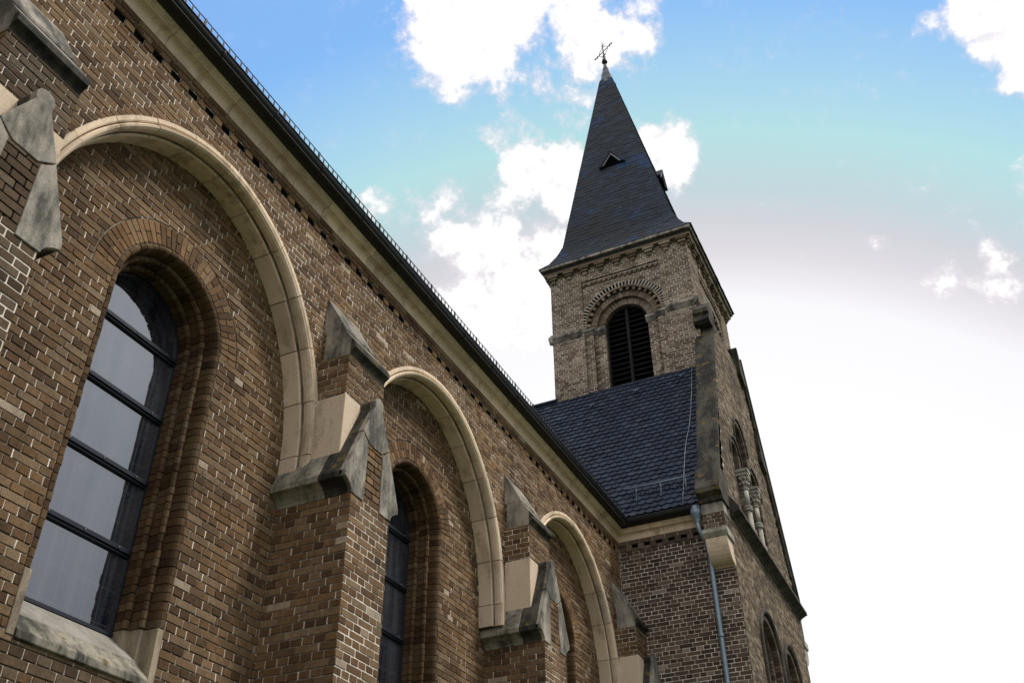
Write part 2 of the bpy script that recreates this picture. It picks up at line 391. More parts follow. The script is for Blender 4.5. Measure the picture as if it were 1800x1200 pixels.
# ------------------------------------------------------------------ polygons and bricks
def clip(poly, px, py, nx, ny):
    out = []; n = len(poly)
    for i in range(n):
        a = poly[i]; b = poly[(i+1) % n]
        da = (a[0]-px)*nx+(a[1]-py)*ny; db = (b[0]-px)*nx+(b[1]-py)*ny
        if da >= 0: out.append(a)
        if (da >= 0) != (db >= 0):
            t = da/(da-db); out.append((a[0]+(b[0]-a[0])*t, a[1]+(b[1]-a[1])*t))
    return out
def centroid(p): return (sum(a[0] for a in p)/len(p), sum(a[1] for a in p)/len(p))
def area(p): return abs(sum(p[i][0]*p[(i+1) % len(p)][1]-p[(i+1) % len(p)][0]*p[i][1] for i in range(len(p)))/2)
def out_arch(uc, zs, R):
    def f(p):
        c = centroid(p)
        if c[1] < zs: d = (1 if c[0] > uc else -1, 0); q = (uc+R*d[0], zs)
        else:
            l = math.hypot(c[0]-uc, c[1]-zs) or 1e-6; d = ((c[0]-uc)/l, (c[1]-zs)/l); q = (uc+R*d[0], zs+R*d[1])
        return clip(p, q[0], q[1], d[0], d[1])
    return f
def in_arch(uc, zs, R):
    def f(p):
        c = centroid(p)
        if c[1] < zs: d = (1 if c[0] > uc else -1, 0); q = (uc+R*d[0], zs)
        else:
            l = math.hypot(c[0]-uc, c[1]-zs) or 1e-6; d = ((c[0]-uc)/l, (c[1]-zs)/l); q = (uc+R*d[0], zs+R*d[1])
        return clip(p, q[0], q[1], -d[0], -d[1])
    return f
def out_window(uc, z0, zs, R, Rr):
    """outside an arched opening that starts at z0: jambs at R below the spring, ring Rr above it"""
    a = out_arch(uc, zs, Rr)
    def f(p):
        c = centroid(p)
        if c[1] < z0:
            return clip(p, 0, z0, 0, -1) if abs(c[0]-uc) < R else p
        if c[1] >= zs: return a(p)
        d = 1 if c[0] > uc else -1
        return clip(p, uc+R*d, 0, d, 0)
    return f
def ell_arch(uc, zs, a, b, sign):
    """keeps what lies outside (sign 1) or inside (-1) a stilted elliptical arch"""
    def f(p):
        c = centroid(p)
        if c[1] < zs:
            d = 1 if c[0] > uc else -1; return clip(p, uc+a*d, 0, d*sign, 0)
        du, dv = (c[0]-uc)/a, (c[1]-zs)/b; l = math.hypot(du, dv) or 1e-6; du /= l; dv /= l
        nx, ny = du/a, dv/b; m = math.hypot(nx, ny)
        return clip(p, uc+a*du, zs+b*dv, sign*nx/m, sign*ny/m)
    return f
def half(px, py, nx, ny): return lambda p: clip(p, px, py, nx, ny)

def lay(mb, fr, poly, d, mat, detail=True, bev=.0035):
    """one brick: a convex outline raised by d, with a worn edge"""
    if len(poly) < 3 or area(poly) < 2e-4: return
    if detail:
        q = []; n = len(poly)
        for i in range(n):                                     # knock off the corners
            a, b, c = poly[i-1], poly[i], poly[(i+1) % n]
            la = math.hypot(a[0]-b[0], a[1]-b[1]); lc = math.hypot(c[0]-b[0], c[1]-b[1])
            k = random.uniform(.003, .009)
            if la > .04 and lc > .04:
                q.append((b[0]+(a[0]-b[0])*k/la, b[1]+(a[1]-b[1])*k/la)); q.append((b[0]+(c[0]-b[0])*k/lc, b[1]+(c[1]-b[1])*k/lc))
            else: q.append(b)
        poly = q
    n = len(poly); c = centroid(poly)
    back = [fr(p[0], p[1], -.004) for p in poly]
    if not detail:
        top = [fr(p[0], p[1], d) for p in poly]
        mb.add(back+top, [tuple(range(n, 2*n))]+[(i, (i+1) % n, n+(i+1) % n, n+i) for i in range(n)], mat); return
    mid = [fr(p[0], p[1], d-bev*.8) for p in poly]
    top = []
    for p in poly:
        dx, dy = p[0]-c[0], p[1]-c[1]
        top.append(fr(p[0]-math.copysign(min(bev, abs(dx)*.3), dx), p[1]-math.copysign(min(bev, abs(dy)*.3), dy), d))
    f = [tuple(range(2*n, 3*n))]
    for i in range(n):
        j = (i+1) % n
        f.append((i, j, n+j, n+i)); f.append((n+i, n+j, 2*n+j, 2*n+i))
    mb.add(back+mid+top, f, mat)

CH = .0790
def brickwork(mb, fr, u0, u1, v0, v1, clips=(), mat='brick', detail=True, depth=.0065, ulen=.26, joint=.0105, ch=CH, phase=0, perp=False, warm=False):
    alt = {'brick': ('brick_head', 'brick_str'), 'brick_block': ('block_head', 'brick_block')}.get(mat, (mat, mat))
    r0 = int(math.floor(v0/ch)); r1 = int(math.ceil(v1/ch))
    for r in range(r0, r1):
        z0 = r*ch; head = (r % 2 == 0); L_ = ulen/2 if head else ulen
        off = phase*ulen + (0 if head else (ulen*.25 if (r//2) % 2 else ulen*.75))
        k0 = int(math.floor((u0-off)/L_))-1
        for k in range(k0, int((u1-u0)/L_)+k0+4):
            a = off+k*L_; b = a+L_
            if b < u0+.01 or a > u1-.01: continue
            A = max(a, u0-joint/2+.0); B = min(b, u1+joint/2)
            if B-A < .02: continue
            j = lambda: random.uniform(-.0022, .0022)
            hj = joint/2*random.uniform(.75, 1.3)
            p = [(A+hj+j(), z0+hj+j()), (B-hj+j(), z0+hj+j()), (B-hj+j(), z0+ch-hj+j()), (A+hj+j(), z0+ch-hj+j())]
            p = clip(clip(p, 0, v0, 0, 1), 0, v1, 0, -1) if (z0 < v0 or z0+ch > v1) else p
            for c in clips:
                if len(p) < 3: break
                p = c(p)
            if len(p) >= 3: lay(mb, fr, p, depth+random.uniform(-.003, .003), (('brick' if (warm and random.random() < .7) else alt[0]) if head != (random.random() < .10) else ('brick' if (warm and random.random() < .65) else alt[1])), detail)
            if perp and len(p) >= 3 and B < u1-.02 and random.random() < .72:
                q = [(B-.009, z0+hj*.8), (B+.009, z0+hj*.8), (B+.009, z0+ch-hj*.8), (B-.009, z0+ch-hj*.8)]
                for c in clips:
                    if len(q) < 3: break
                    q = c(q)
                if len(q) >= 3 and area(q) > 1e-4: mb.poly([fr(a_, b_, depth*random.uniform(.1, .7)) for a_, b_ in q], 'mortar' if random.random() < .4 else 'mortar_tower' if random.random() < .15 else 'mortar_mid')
def backing(mb, fr, u0, u1, v0, top, holes, mat, n=-.0):
    """mortar face behind the bricks; top(u) is its upper edge; holes = (uc, z0, zs, R)"""
    us = {u0, u1}
    for h_ in holes:
        uc, R = h_[0], h_[3]
        for i in range(25): us.add(uc-R*math.cos(PI*i/24))
    if callable(top):
        for i in range(1, 40): us.add(u0+(u1-u0)*i/40)
    us = sorted(u for u in us if u0 <= u <= u1); T = top if callable(top) else (lambda u: top)
    def hz(h, u):
        uc, z0, zs, R = h[:4]; b_ = h[4] if len(h) > 4 else R
        return zs+b_*math.sqrt(max(0, 1-((u-uc)/R)**2))
    for a, b in zip(us, us[1:]):
        if b-a < 1e-6: continue
        m = (a+b)/2; lo = [(v0, v0)]; cur = []
        start = (v0, v0)
        for h in sorted([h for h in holes if abs(m-h[0]) < h[3]], key=lambda h: h[1]):
            if h[1] > start[0]+1e-4: cur.append((start, (h[1], h[1])))
            start = (hz(h, a), hz(h, b))
        cur.append((start, (T(a), T(b))))
        for (s, e) in cur:
            mb.poly([fr(a, s[0], n), fr(b, s[1], n), fr(b, e[1], n), fr(a, e[0], n)], mat)

# sweeps along a stilted arch; stations ('L',z) ('A',theta) ('R',z)
def st_pos(st, uc, zs, r, e=(0, 0)):
    k, t = st; a = r+e[0]; b = r+e[1]
    if k == 'L': return (uc-a, t)
    if k == 'R': return (uc+a, t)
    return (uc+a*math.cos(t), zs+b*math.sin(t))
def sweep(mb, fr, uc, zs, prof, stations, mat, closed=True, smooth=False, e=(0, 0)):
    rings = [[fr(*st_pos(s, uc, zs, r, e), n) for (r, n) in prof] for s in stations]
    mb.loft(rings, mat, closed, closed, smooth)
def arch_pieces(z0, zs, R, length, jamb_len=None):
    """list of station lists, one per stone or brick, running up the left jamb, over and down"""
    out = []; jl = jamb_len or length
    if zs > z0+.01:
        k = max(1, round((zs-z0)/jl)); h = (zs-z0)/k
        out += [[('L', z0+i*h), ('L', z0+(i+1)*h)] for i in range(k)]
    k = max(3, round(PI*R/length)); sub = max(1, int(length/.10))
    for i in range(k):
        a = PI*(1-i/k); b = PI*(1-(i+1)/k)
        out.append([('A', a+(b-a)*q/sub) for q in range(sub+1)])
    if zs > z0+.01:
        k = max(1, round((zs-z0)/jl)); h = (zs-z0)/k
        out += [[('R', zs-i*h), ('R', zs-(i+1)*h)] for i in range(k)]
    return out
def shrink(sts, gap, R):
    """opens a joint at both ends of a piece"""
    a, b = sts[0], sts[-1]; g = gap/2
    def mv(s, o):
        if s[0] == 'A':
            d = 1 if o[1] > s[1] else -1; return ('A', s[1]+d*g/R)
        d = 1 if o[1] > s[1] else -1; return (s[0], s[1]+d*g)
    return [mv(a, sts[1])]+list(sts[1:-1])+[mv(b, sts[-2])]

# =================================================================== GROUND
gm = MB(); gm.poly([(-3000, -3000, 0), (3000, -3000, 0), (3000, 3000, 0), (-3000, 3000, 0)], 'ground')
g = gm.build('ground'); g['kind'] = 'structure'

# =================================================================== NAVE
YT = 17.40            # face of the gabled block
Z_TOP = 9.95          # underside of the stone cornice
XP = -.32             # recessed panel
nave = thing('church_nave', 'long brown brick nave wall with cream stone arches, buttresses and tall dark windows', 'church nave', (0, 7, 0))
BUT = [-2.20, 2.56, 7.32, 12.14, 16.83]; BW = .72
ARC = [.52, 5.35, 10.03, 14.82]; AR = 1.885; ARI = 1.735; ZS = 6.80; EL = (.165, .665)
WHW = .72; WZS = 7.40; WZ0 = 4.50

wm = MB(); fr0 = frame_px(0.0); frp = frame_px(XP)
y_start = BUT[0]
# spandrel wall at x = 0
holes0 = [(c, -1, ZS, AR-.02) for c in ARC]
backing(wm, fr0, y_start, YT, 6.70, Z_TOP+.05, [(c, 0, ZS, AR-.03+EL[0], AR-.03+EL[1]) for c in ARC], 'mortar')
for i, c in enumerate(ARC):
    l = BUT[i]+BW*.5; r = BUT[i+1]+BW*.5
    if i == 0: l = y_start
    if i == len(ARC)-1: r = YT-.004
    brickwork(wm, fr0, l, r, 6.8, 9.70, [ell_arch(c, ZS, AR+.004+EL[0], AR+.004+EL[1], 1)], warm=True)
# the toothed course and the plain courses above it
brickwork(wm, fr0, y_start, YT-.004, 9.79, Z_TOP+.01, [], depth=.016)
backing(wm, frame_px(-.13), y_start, YT, 9.66, 9.83, [], 'void')
yy = y_start+.05
while yy < YT-.1:
    if not (8.83 < yy < 9.75 or 10.35 < yy < 10.9):
        pass
    p = [(yy+.006, 9.706), (yy+.124, 9.706), (yy+.124, 9.786), (yy+.006, 9.786)]
    lay(wm, fr0, p, .017, 'brick')
    if 8.75 < yy < 9.45 or 12.3 < yy < 12.7:       # stretches where the gaps were filled
        lay(wm, fr0, [(q[0]+.132, q[1]) for q in p], .004, 'brick')
    else:                                          # the socket, its shade painted as a black plate
        u0, u1 = yy+.130, yy+.262
        wm.add([fr0(u0, 9.706, .004), fr0(u1, 9.706, .004), fr0(u1, 9.787, .004), fr0(u0, 9.787, .004),
                fr0(u0, 9.706, -.12), fr0(u1, 9.706, -.12), fr0(u1, 9.787, -.12), fr0(u0, 9.787, -.12)], [(4, 5, 6, 7)], 'void')
        wm.box(.003, .0055, u0, u1, 9.708, 9.785, 'void')
    yy += .265
# recessed panels
for i, c in enumerate(ARC):
    l = BUT[i]+BW-.02; r = BUT[i+1]+.02
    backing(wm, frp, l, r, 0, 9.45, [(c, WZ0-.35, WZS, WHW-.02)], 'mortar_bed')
    cl = [in_arch(c, ZS, ARI+.06), out_window(c, WZ0+.10, WZS, WHW+.022, .998)]
    lowcl = out_window(c, WZ0-.37, WZS, WHW+.026, .998)
    brickwork(wm, frp, l+.004, r-.004, 3.0, 9.3, [lambda p, c=c: ell_arch(c, ZS, ARI+.06+EL[0], ARI+.06+EL[1], -1)(p) if centroid(p)[1] > ZS else p, lowcl], depth=.009, joint=.010, perp=True)
    brickwork(wm, frp, c-.76, c+.76, 3.6, WZ0-.46, [], 'brick_soot', depth=.0105, joint=.009, perp=True)
    brickwork(wm, frp, l+.004, r-.004, 0.0, 3.0, [], detail=False)
    # ring of upright bricks over the window
    n = 38
    for k in range(n):
        a0 = PI*(k+.08)/n; a1 = PI*(k+.92)/n
        def seg(r0, r1): return [(c+r*math.cos(a), WZS+r*math.sin(a)) for (r, a) in ((r0, a0), (r1, a0), (r1, a1), (r0, a1))]
        if k % 2: lay(wm, frp, seg(.750, .985), .012, 'brick')
        else:
            lay(wm, frp, seg(.750, .855), .012, 'brick'); lay(wm, frp, seg(.867, .985), .012, 'brick')
wall = wm.build('wall', nave)

# stone archivolts
PROF_A = [(1.885, -.05), (1.885, .034), (1.838, .036), (1.826, .026), (1.824, -.008), (1.818, -.012), (1.812, .030), (1.795, .050), (1.775, .044), (1.757, .020), (1.752, -.020),
          (1.762, -.068), (1.775, -.078), (1.768, -.092), (1.745, -.098), (1.735, -.112), (1.735, -.33), (1.84, -.33), (1.87, -.2)]
for i, c in enumerate(ARC):
    am = MB()
    for k, sts in enumerate(arch_pieces(6.49, ZS, 1.80, .48, .3)):
        sub = []
        for a, b in zip(sts, sts[1:]):
            sub += [(a[0], a[1]+(b[1]-a[1])*q/2) for q in range(2)]
        sub.append(sts[-1])
        jig = random.uniform(-.004, .004)
        sweep(am, fr0, c, ZS, [(r, n+(jig if n > -.3 else 0)) for r, n in PROF_A], shrink(sub, .011, 2.2), 'stone', e=EL)
    # a dark core that shows in the joints
    core = [(1.865, -.06), (1.855, .02), (1.79, .0), (1.745, -.12), (1.75, -.31), (1.83, -.31)]
    sweep(am, fr0, c, ZS, core, [('L', 6.49), ('L', ZS)]+[('A', PI*(1-q/40)) for q in range(1, 40)]+[('R', ZS), ('R', 6.49)], 'mortar_dark', e=EL)
    am.build('blind_arch', nave)

# windows: moulded brick surround, with pane, glazing bars and sill below it
XG = -.73
SURR = [ # three bricks per course: (h, n relative to x=0)
    [(.744, XP-.01), (.738, XP+.010), (.712, XP+.020), (.692, XP+.012), (.676, XP-.012), (.668, XP-.045), (.667, XP-.128), (.74, XP-.128)],
    [(.72, XP-.138), (.664, XP-.136), (.656, XP-.118), (.634, XP-.108), (.612, XP-.114), (.602, XP-.134), (.606, XP-.154), (.622, XP-.166), (.622, XP-.268), (.72, XP-.268)],
    [(.68, XP-.276), (.618, XP-.274), (.610, XP-.256), (.588, XP-.246), (.566, XP-.252), (.556, XP-.272), (.560, XP-.292), (.576, XP-.304), (.576, XG+.0), (.68, XG+.0)]]
for i, c in enumerate(ARC):
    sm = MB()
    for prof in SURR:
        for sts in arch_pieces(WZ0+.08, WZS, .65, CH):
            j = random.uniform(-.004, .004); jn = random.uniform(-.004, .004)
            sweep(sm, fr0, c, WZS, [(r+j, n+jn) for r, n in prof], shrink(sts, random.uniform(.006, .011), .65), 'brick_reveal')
    back = [(.745, XP-.012), (.70, XP-.012), (.683, XP-.03), (.680, XP-.14), (.655, XP-.142), (.635, XP-.16), (.635, XP-.27), (.605, XP-.277), (.59, XP-.30), (.59, XG-.05), (.76, XG-.05)]
    sweep(sm, fr0, c, WZS, back, [('L', WZ0-.4), ('L', WZS)]+[('A', PI*(1-q/32)) for q in range(1, 32)]+[('R', WZS), ('R', WZ0-.4)], 'mortar_dark')
    win = sm.build('window', nave)
    # stone foot of the jambs
    foot = [(.745, XP-.02), (.742, XP+.016), (.672, XP+.016), (.672, XP-.125), (.625, XP-.128), (.625, XP-.262), (.575, XP-.266), (.575, XG), (.745, XG)]
    for side in 'LR':
        jm = MB(); sweep(jm, fr0, c, WZS, foot, [(side, WZ0-.42), (side, WZ0+.075)], 'stone_shaded'); jm.build('jamb_stone', win, bevel=.006)
    # sill
    sl = MB()
    up_ = [(XG-.1, WZ0+.03), (XG+.01, WZ0+.03), (XP-.12, WZ0-.20), (XP-.12, WZ0-.30), (XG-.1, WZ0-.30)]
    lo_ = [(XP-.117, WZ0-.205), (XP-.10, WZ0-.235), (XP+.035, WZ0-.37), (XP+.035, WZ0-.43), (XP-.02, WZ0-.45), (XG-.1, WZ0-.45), (XG-.1, WZ0-.303), (XP-.117, WZ0-.303)]
    sl.loft([[(x, c-.668, z) for x, z in up_], [(x, c+.668, z) for x, z in up_]], 'stone_sill')
    sl.loft([[(x, c-.668, z) for x, z in lo_], [(x, c+.668, z) for x, z in lo_]], 'stone_cap')
    sl.build('sill', win, bevel=.008)
    # glass
    gm = MB()
    hw = .59
    pts = [(c-hw, WZ0), (c+hw, WZ0)]+[(c+hw*math.cos(PI*q/40), WZS+hw*math.sin(PI*q/40)) for q in range(41)]
    gm.poly([(XG, y, z) for y, z in pts], 'pane'); gm.poly([(XG-.012, y, z) for y, z in reversed(pts)], 'void')
    gm.build('pane', win)
    fm = MB()
    fm.box(XG+.001, XG+.03, c-.575, c+.575, WZ0+.026, WZ0+.055, 'frame')
    ring = [(.572, XG+.001), (.572, XG+.022), (.556, XG+.022), (.556, XG+.001)]
    sweep(fm, fr0, c, WZS, ring, [('L', WZ0+.05), ('L', WZS)]+[('A', PI*(1-q/32)) for q in range(1, 32)]+[('R', WZS), ('R', WZ0+.05)], 'frame')
    fm.build('window_frame', win)
    for z in (5.26, 5.95, 6.64, 7.33):
        bb = MB(); bb.box(XG+.001, XG+.045, c-.555, c+.555, z-.012, z+.030, 'bar'); bb.box(XG+.001, XG+.028, c-.555, c+.555, z-.036, z-.013, 'bar')
        for y in (c-.40, c, c+.40): bb.tube([(XG+.044, y, z+.009), (XG+.056, y, z+.009)], .007, 'wire', 6)
        bb.build('glazing_bar', win, bevel=.004)

# buttresses
XL, XU = .595, .395
ZE, ZR = 6.43, 7.47    # eave and ridge of the lower gable
for i, y0 in enumerate(BUT):
    y1 = y0+BW; yc = (y0+y1)/2
    last = y1 > YT
    ye = min(y1, YT-.003)
    bm_ = MB()
    # lower stage
    slope_l = half(y0, ZE-.12, 0, 0) if False else None
    bm_.box(XP-.02, XL, y0, ye, 0, 6.30, 'mortar')
    fl = frame_my(y0); fx = frame_px(XL); fb = frame_py(y1)
    for (f, u0, u1) in ((fl, XP+.012, XL+.006), (fb, XP+.012, XL+.006)):
        if last and f is fb: continue
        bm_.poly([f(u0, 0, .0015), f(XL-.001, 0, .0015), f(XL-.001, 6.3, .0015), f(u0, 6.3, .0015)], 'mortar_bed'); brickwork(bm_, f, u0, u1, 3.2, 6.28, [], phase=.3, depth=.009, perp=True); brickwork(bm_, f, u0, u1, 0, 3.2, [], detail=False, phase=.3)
    gab = [lambda p: clip(p, yc-.05, ZR-.05, -1.2*0+1.04, -.45) if centroid(p)[0] < yc else clip(p, yc+.05, ZR-.05, -1.04, -.45)]
    brickwork(bm_, fx, y0-.006, ye+.006, 3.2, 7.2, gab, 'brick_soot' if i == 1 else 'brick', phase=.1, depth=.0045, warm=(i != 1)); brickwork(bm_, fx, y0-.006, ye+.006, 0, 3.2, [], detail=False, phase=.1)
    # upper stage
    bm_.box(XP, XU, y0, ye, 6.3, 8.03, 'mortar')
    for (f, u0, u1) in ((frame_my(y0), .004, XU+.006), (frame_py(y1), .004, XU+.006)):
        if last and f(0, 0, 0)[1] > YT: continue
        brickwork(bm_, f, u0, u1, 7.49, 8.01, [], depth=.009)
        brickwork(bm_, f, .004, .045, 8.01, 8.425, [], depth=.006)
    brickwork(bm_, frame_px(XU), y0-.006, ye+.006, 7.49, 8.01, [], 'brick_soot' if i == 1 else 'brick', depth=.009, phase=.2)
    but = bm_.build('buttress', nave)
    # ashlar block between the two stages
    ab = MB(); ab.box(.0, XU+.014, y0-.014, ye+(.014 if not last else 0), 6.35, 7.485, 'stone'); ab.build('ashlar_block', but, bevel=.01)
    # gabled coping with rolled ridge
    oh = .155
    def sect(a, b):
        return [(y0-oh, ZE), (y0-oh, ZE-.065), (y0-oh+.02, ZE-.07), (y0-oh+.055, ZE-.085), (y0-.045, ZE-.125), (y0-.018, ZE-.165), (y0-.014, ZE-.195), (y0+.05, ZE-.2)]
    lft = sect(0, 0); rgt = [(2*yc-y, z) for y, z in reversed(lft)]
    full = lft+rgt+[(yc+.06, ZR-.03), (yc-.06, ZR-.03)]
    if last: full = [(min(y, YT-.002), z) for y, z in full]
    cp = MB()
    xs = [XP+.005, -.01, .28, XL-.02]
    for a, b in zip(xs, xs[1:]):
        cp.loft([[(a+.002, y, z) for y, z in full], [(b-.002, y, z) for y, z in full]], 'stone_moss' if b > .3 else 'stone_cap')
    n = 12; rol = [(yc+.085*math.cos(2*PI*t/n), ZR-.01+.085*math.sin(2*PI*t/n)) for t in range(n)]
    if last: rol = [(min(y, YT-.002), z) for y, z in rol]
    cp.loft([[(XU-.02, y, z) for y, z in rol], [(XL+.0, y, z) for y, z in rol]], 'stone_moss', smooth=False)
    cp.build('gable_coping', but, bevel=.008)
    # stones of the gable front: two kneelers and an apex stone
    fs = MB(); s = (ZR-ZE)/(BW/2+oh-.06)
    ym = y0+.235; zk = ZE+(ym-.07-(y0-oh))*s
    kn = lft[:-1]+[(y0+.09, ZE-.26), (y0+.235, ZE-.36), (y0+.245, zk-.02), (y0+.10, ZE+(.10+oh)*s)]
    za = ZE+(.10+oh)*s
    apex = [(y0+.10, za+.006), (y0+.245, za-.10), (2*yc-y0-.245, za-.10), (2*yc-y0-.10, za+.006), (yc+.075, ZR-.06)]+[(yc+.088*math.cos(t), ZR+.088*math.sin(t)) for t in (-.3, .2, .8, 1.57, 2.34, 2.94, 3.44)]+[(yc-.075, ZR-.06)]
    knl = lft[:-1]+[(y0+.06, ZE-.198), (y0+.205, ZE-.198), (y0+.215, za-.105), (y0+.10, za-.006)]
    knr = [(2*yc-y, z) for y, z in knl]
    for poly in (knl, knr, apex):
        if last: poly = [(min(y, YT-.002), z) for y, z in poly]
        fs.loft([[(XL-.06, y, z) for y, z in poly], [(XL+.016, y, z) for y, z in poly]], 'stone_grey')
    fs.build('gable_stone', but, bevel=.007)
    # sloping weathering at the top
    we = MB()
    up = [(-.02, 8.95), (.0, 8.95), (.268, 8.475), (.268, 8.445), (.255, 8.428), (-.02, 8.428)]
    lo = [(.045, 8.015), (XU+.006, 8.015), (XU+.006, 8.249), (.280, 8.415), (.245, 8.426), (.045, 8.426)]
    nose = [(XU+.0065, 8.016), (XU+.012, 8.04), (XU+.03, 8.065), (.455, 8.085), (.468, 8.095), (.470, 8.15), (.455, 8.175), (XU+.0065, 8.249)]
    we.loft([[(x, y0-.004, z) for x, z in lo], [(x, ye+.004, z) for x, z in lo]], 'stone_grey')
    we.loft([[(x, y0-.006, z) for x, z in nose], [(x, ye+.006, z) for x, z in nose]], 'stone_moss')
    up2 = lambda yy, cut: [(x, yy, z) for x, z in up]
    # upper slab: its far top corner is worn away
    we.loft([up2(y0-.004, 0), up2(ye-.10 if not last else ye-.02, 0), [(x*.55+.12 if x > .0 else x, ye+.002, 8.428+(z-8.428)*.25) for x, z in up]] if not last else [up2(y0-.004, 0), up2(ye, 0)], 'stone_grey')
    we.build('weathering', but, bevel=.008)

# cornice
CORN = [(-.10, 9.95), (.0, 9.95), (.024, 9.952), (.024, 9.985), (.027, 10.02), (.038, 10.05), (.060, 10.073), (.088, 10.082), (.118, 10.084), (.118, 10.100), (.126, 10.100), (.129, 10.111), (.139, 10.111), (.141, 10.130), (.157, 10.134), (.162, 10.146), (.162, 10.172), (-.10, 10.172)]
cm = MB()
ys = [y_start]
while ys[-1] < YT-1.4: ys.append(ys[-1]+random.choice((.84, .86, 1.0, .95)))
for a, b in zip(ys, ys[1:]):
    cm.loft([[(x, a+.004, z) for x, z in CORN], [(x, b-.004, z) for x, z in CORN]], 'stone')
cm.loft([[(x, ys[-1]+.004, z) for x, z in CORN], [(x, YT-x, z) for x, z in CORN]], 'stone')     # mitred into the corner
cm.loft([[(x-.012, y_start, z) for x, z in CORN[:-1]]+[(-.10, y_start, 10.16)], [(x-.012, YT-x-.01, z) for x, z in CORN[:-1]]+[(-.10, YT, 10.16)]], 'mortar_dark')
cm.build('cornice', nave)
# gutter and roof
def gutter_ring(cx, cz, r, t=.008, n=14):
    o = [(cx+r*math.cos(PI+PI*q/n), cz+r*math.sin(PI+PI*q/n)) for q in range(n+1)]
    bead = [(cx+r+.012*math.cos(-PI/2+2*PI*q/8), cz+.004+.012*math.sin(-PI/2+2*PI*q/8)) for q in range(6)]
    inn = [(cx+(r-t)*math.cos(2*PI-PI*q/n), cz+(r-t)*math.sin(2*PI-PI*q/n)) for q in range(n+1)]
    return o+bead+inn
GX, GZ, GR = .242, 10.265, .095
gu = MB(); ring = gutter_ring(GX, GZ, GR)
gu.loft([[(x, y_start, z) for x, z in ring], [(x, YT-x, z) for x, z in ring]], 'gutter', smooth=False)
yy = y_start+.4
while yy < YT-.5:                                  # joints and brackets
    r2 = [(GX+(GR+.006)*math.cos(PI+PI*q/14), GZ+(GR+.006)*math.sin(PI+PI*q/14)) for q in range(15)]
    gu.loft([[(x, yy, z) for x, z in r2], [(x, yy+.03, z) for x, z in r2]], 'gutter', caps=False, closed=False)
    yy += .92
gu.box(-.05, GX+.06, y_start, YT-.3, 10.174, 10.19, 'soffit')
gu.build('gutter', nave)
rf = MB()
rf.loft([[(.20, y, 10.30), (-4.6, y, 15.6), (-9.4, y, 10.30), (-9.4, y, 10.2), (.20, y, 10.2)] for y in (y_start, YT+1.0)], 'roof_slate')
rf.build('roof', nave)
bw = MB()
bw.box(-9.2, -.95, y_start, YT+1, 0, 10.25, 'mortar_dark'); bw.build('rear_wall', nave)

# =================================================================== GABLED BLOCK
XF = 2.27; YF = 23.85
blk = thing('church_transept', 'gabled brick block with scalloped slate roof and stone coping, between nave and tower', 'church transept', (1, 20, 0))
tm = MB(); ft = frame_my(YT); ff = frame_px(XF)
backing(tm, ft, -.3, XF, 0, Z_TOP+.05, [], 'mortar')
brickwork(tm, ft, .012, XF+.006, 3.5, 9.72, [], 'brick_block', depth=.006, phase=.15)
brickwork(tm, ft, .012, XF+.006, 0, 3.5, [], 'brick_block', detail=False)
brickwork(tm, ft, .012, 1.80, 9.86, Z_TOP+.01, [], 'brick_block', depth=.014)
tm.poly([ft(.02, 9.715, .003), ft(1.8, 9.715, .003), ft(1.8, 9.857, .003), ft(.02, 9.857, .003)], 'brick_block')
xx = .17
while xx < 1.78:                                    # toothed course: bricks, with shallow sockets between
    lay(tm, ft, [(xx, 9.73), (xx+.12, 9.73), (xx+.12, 9.855), (xx, 9.855)], .035, 'brick_block')
    lay(tm, ft, [(xx+.13, 9.73), (xx+.24, 9.73), (xx+.24, 9.79), (xx+.13, 9.79)], .008, 'brick_block'); tm.poly([ft(xx+.122, 9.795, .006), ft(xx+.250, 9.795, .006), ft(xx+.250, 9.856, .006), ft(xx+.122, 9.856, .006)], 'void')  # black strip paints the shadow at the top of each socket
    xx += .252
tm.box(.0, 1.8, YT-.036, YT, 9.856, 9.862, 'mortar_dark')
# facade facing +X
W1 = [(19.55, .86), (21.55, .80)]
def gable_top(y):
    pts = [(17.3, 10.45), (17.42, 10.7), (19.05, 15.95), (21.65, 15.95), (22.4, 13.7), (23.85, 10.55), (24, 10.4)]
    for (a, za), (b, zb) in zip(pts, pts[1:]):
        if a <= y <= b: return za+(zb-za)*(y-a)/(b-a)
    return 10.4
ZSW = 7.95
AW = [(19.18, 11.72, 12.30, .30), (19.98, 10.6, 13.02, .50), (20.98, 10.6, 12.20, .42)]     # stepped blind arcade
holes = [(c, 5.2, ZSW, r-.13) for c, r in W1]
arch_holes = [(19.15, 10.6, 12.25, .34), (19.98, 10.6, 13.02, .46), (20.85, 10.6, 12.22, .40)]
backing(tm, ff, YT, YF, 0, lambda y: gable_top(y)-.16, holes+arch_holes, 'mortar')
fcl = [out_window(c, 5.2, ZSW, r-.12, r-.005) for c, r in W1]
acl = [out_window(c, z0, zs, R+.01, R+.11) for (c, z0, zs, R) in arch_holes]
gcl = lambda p: p if centroid(p)[1] < gable_top(centroid(p)[0])-.02 else []
brickwork(tm, ff, YT-.006, YF, 4.5, 16.0, fcl+acl+[gcl], 'brick_facade', detail=False, depth=.005)
brickwork(tm, ff, YT-.006, YF, 0, 4.5, [], 'brick_facade', detail=False)
tm.box(-3.5, XF-.5, YT+.02, YF-.02, 0, 10.2, 'mortar_dark')
tm.box(-3.5, XF-.02, YF-.3, YF-.01, 0, 10.5, 'mortar_dark')
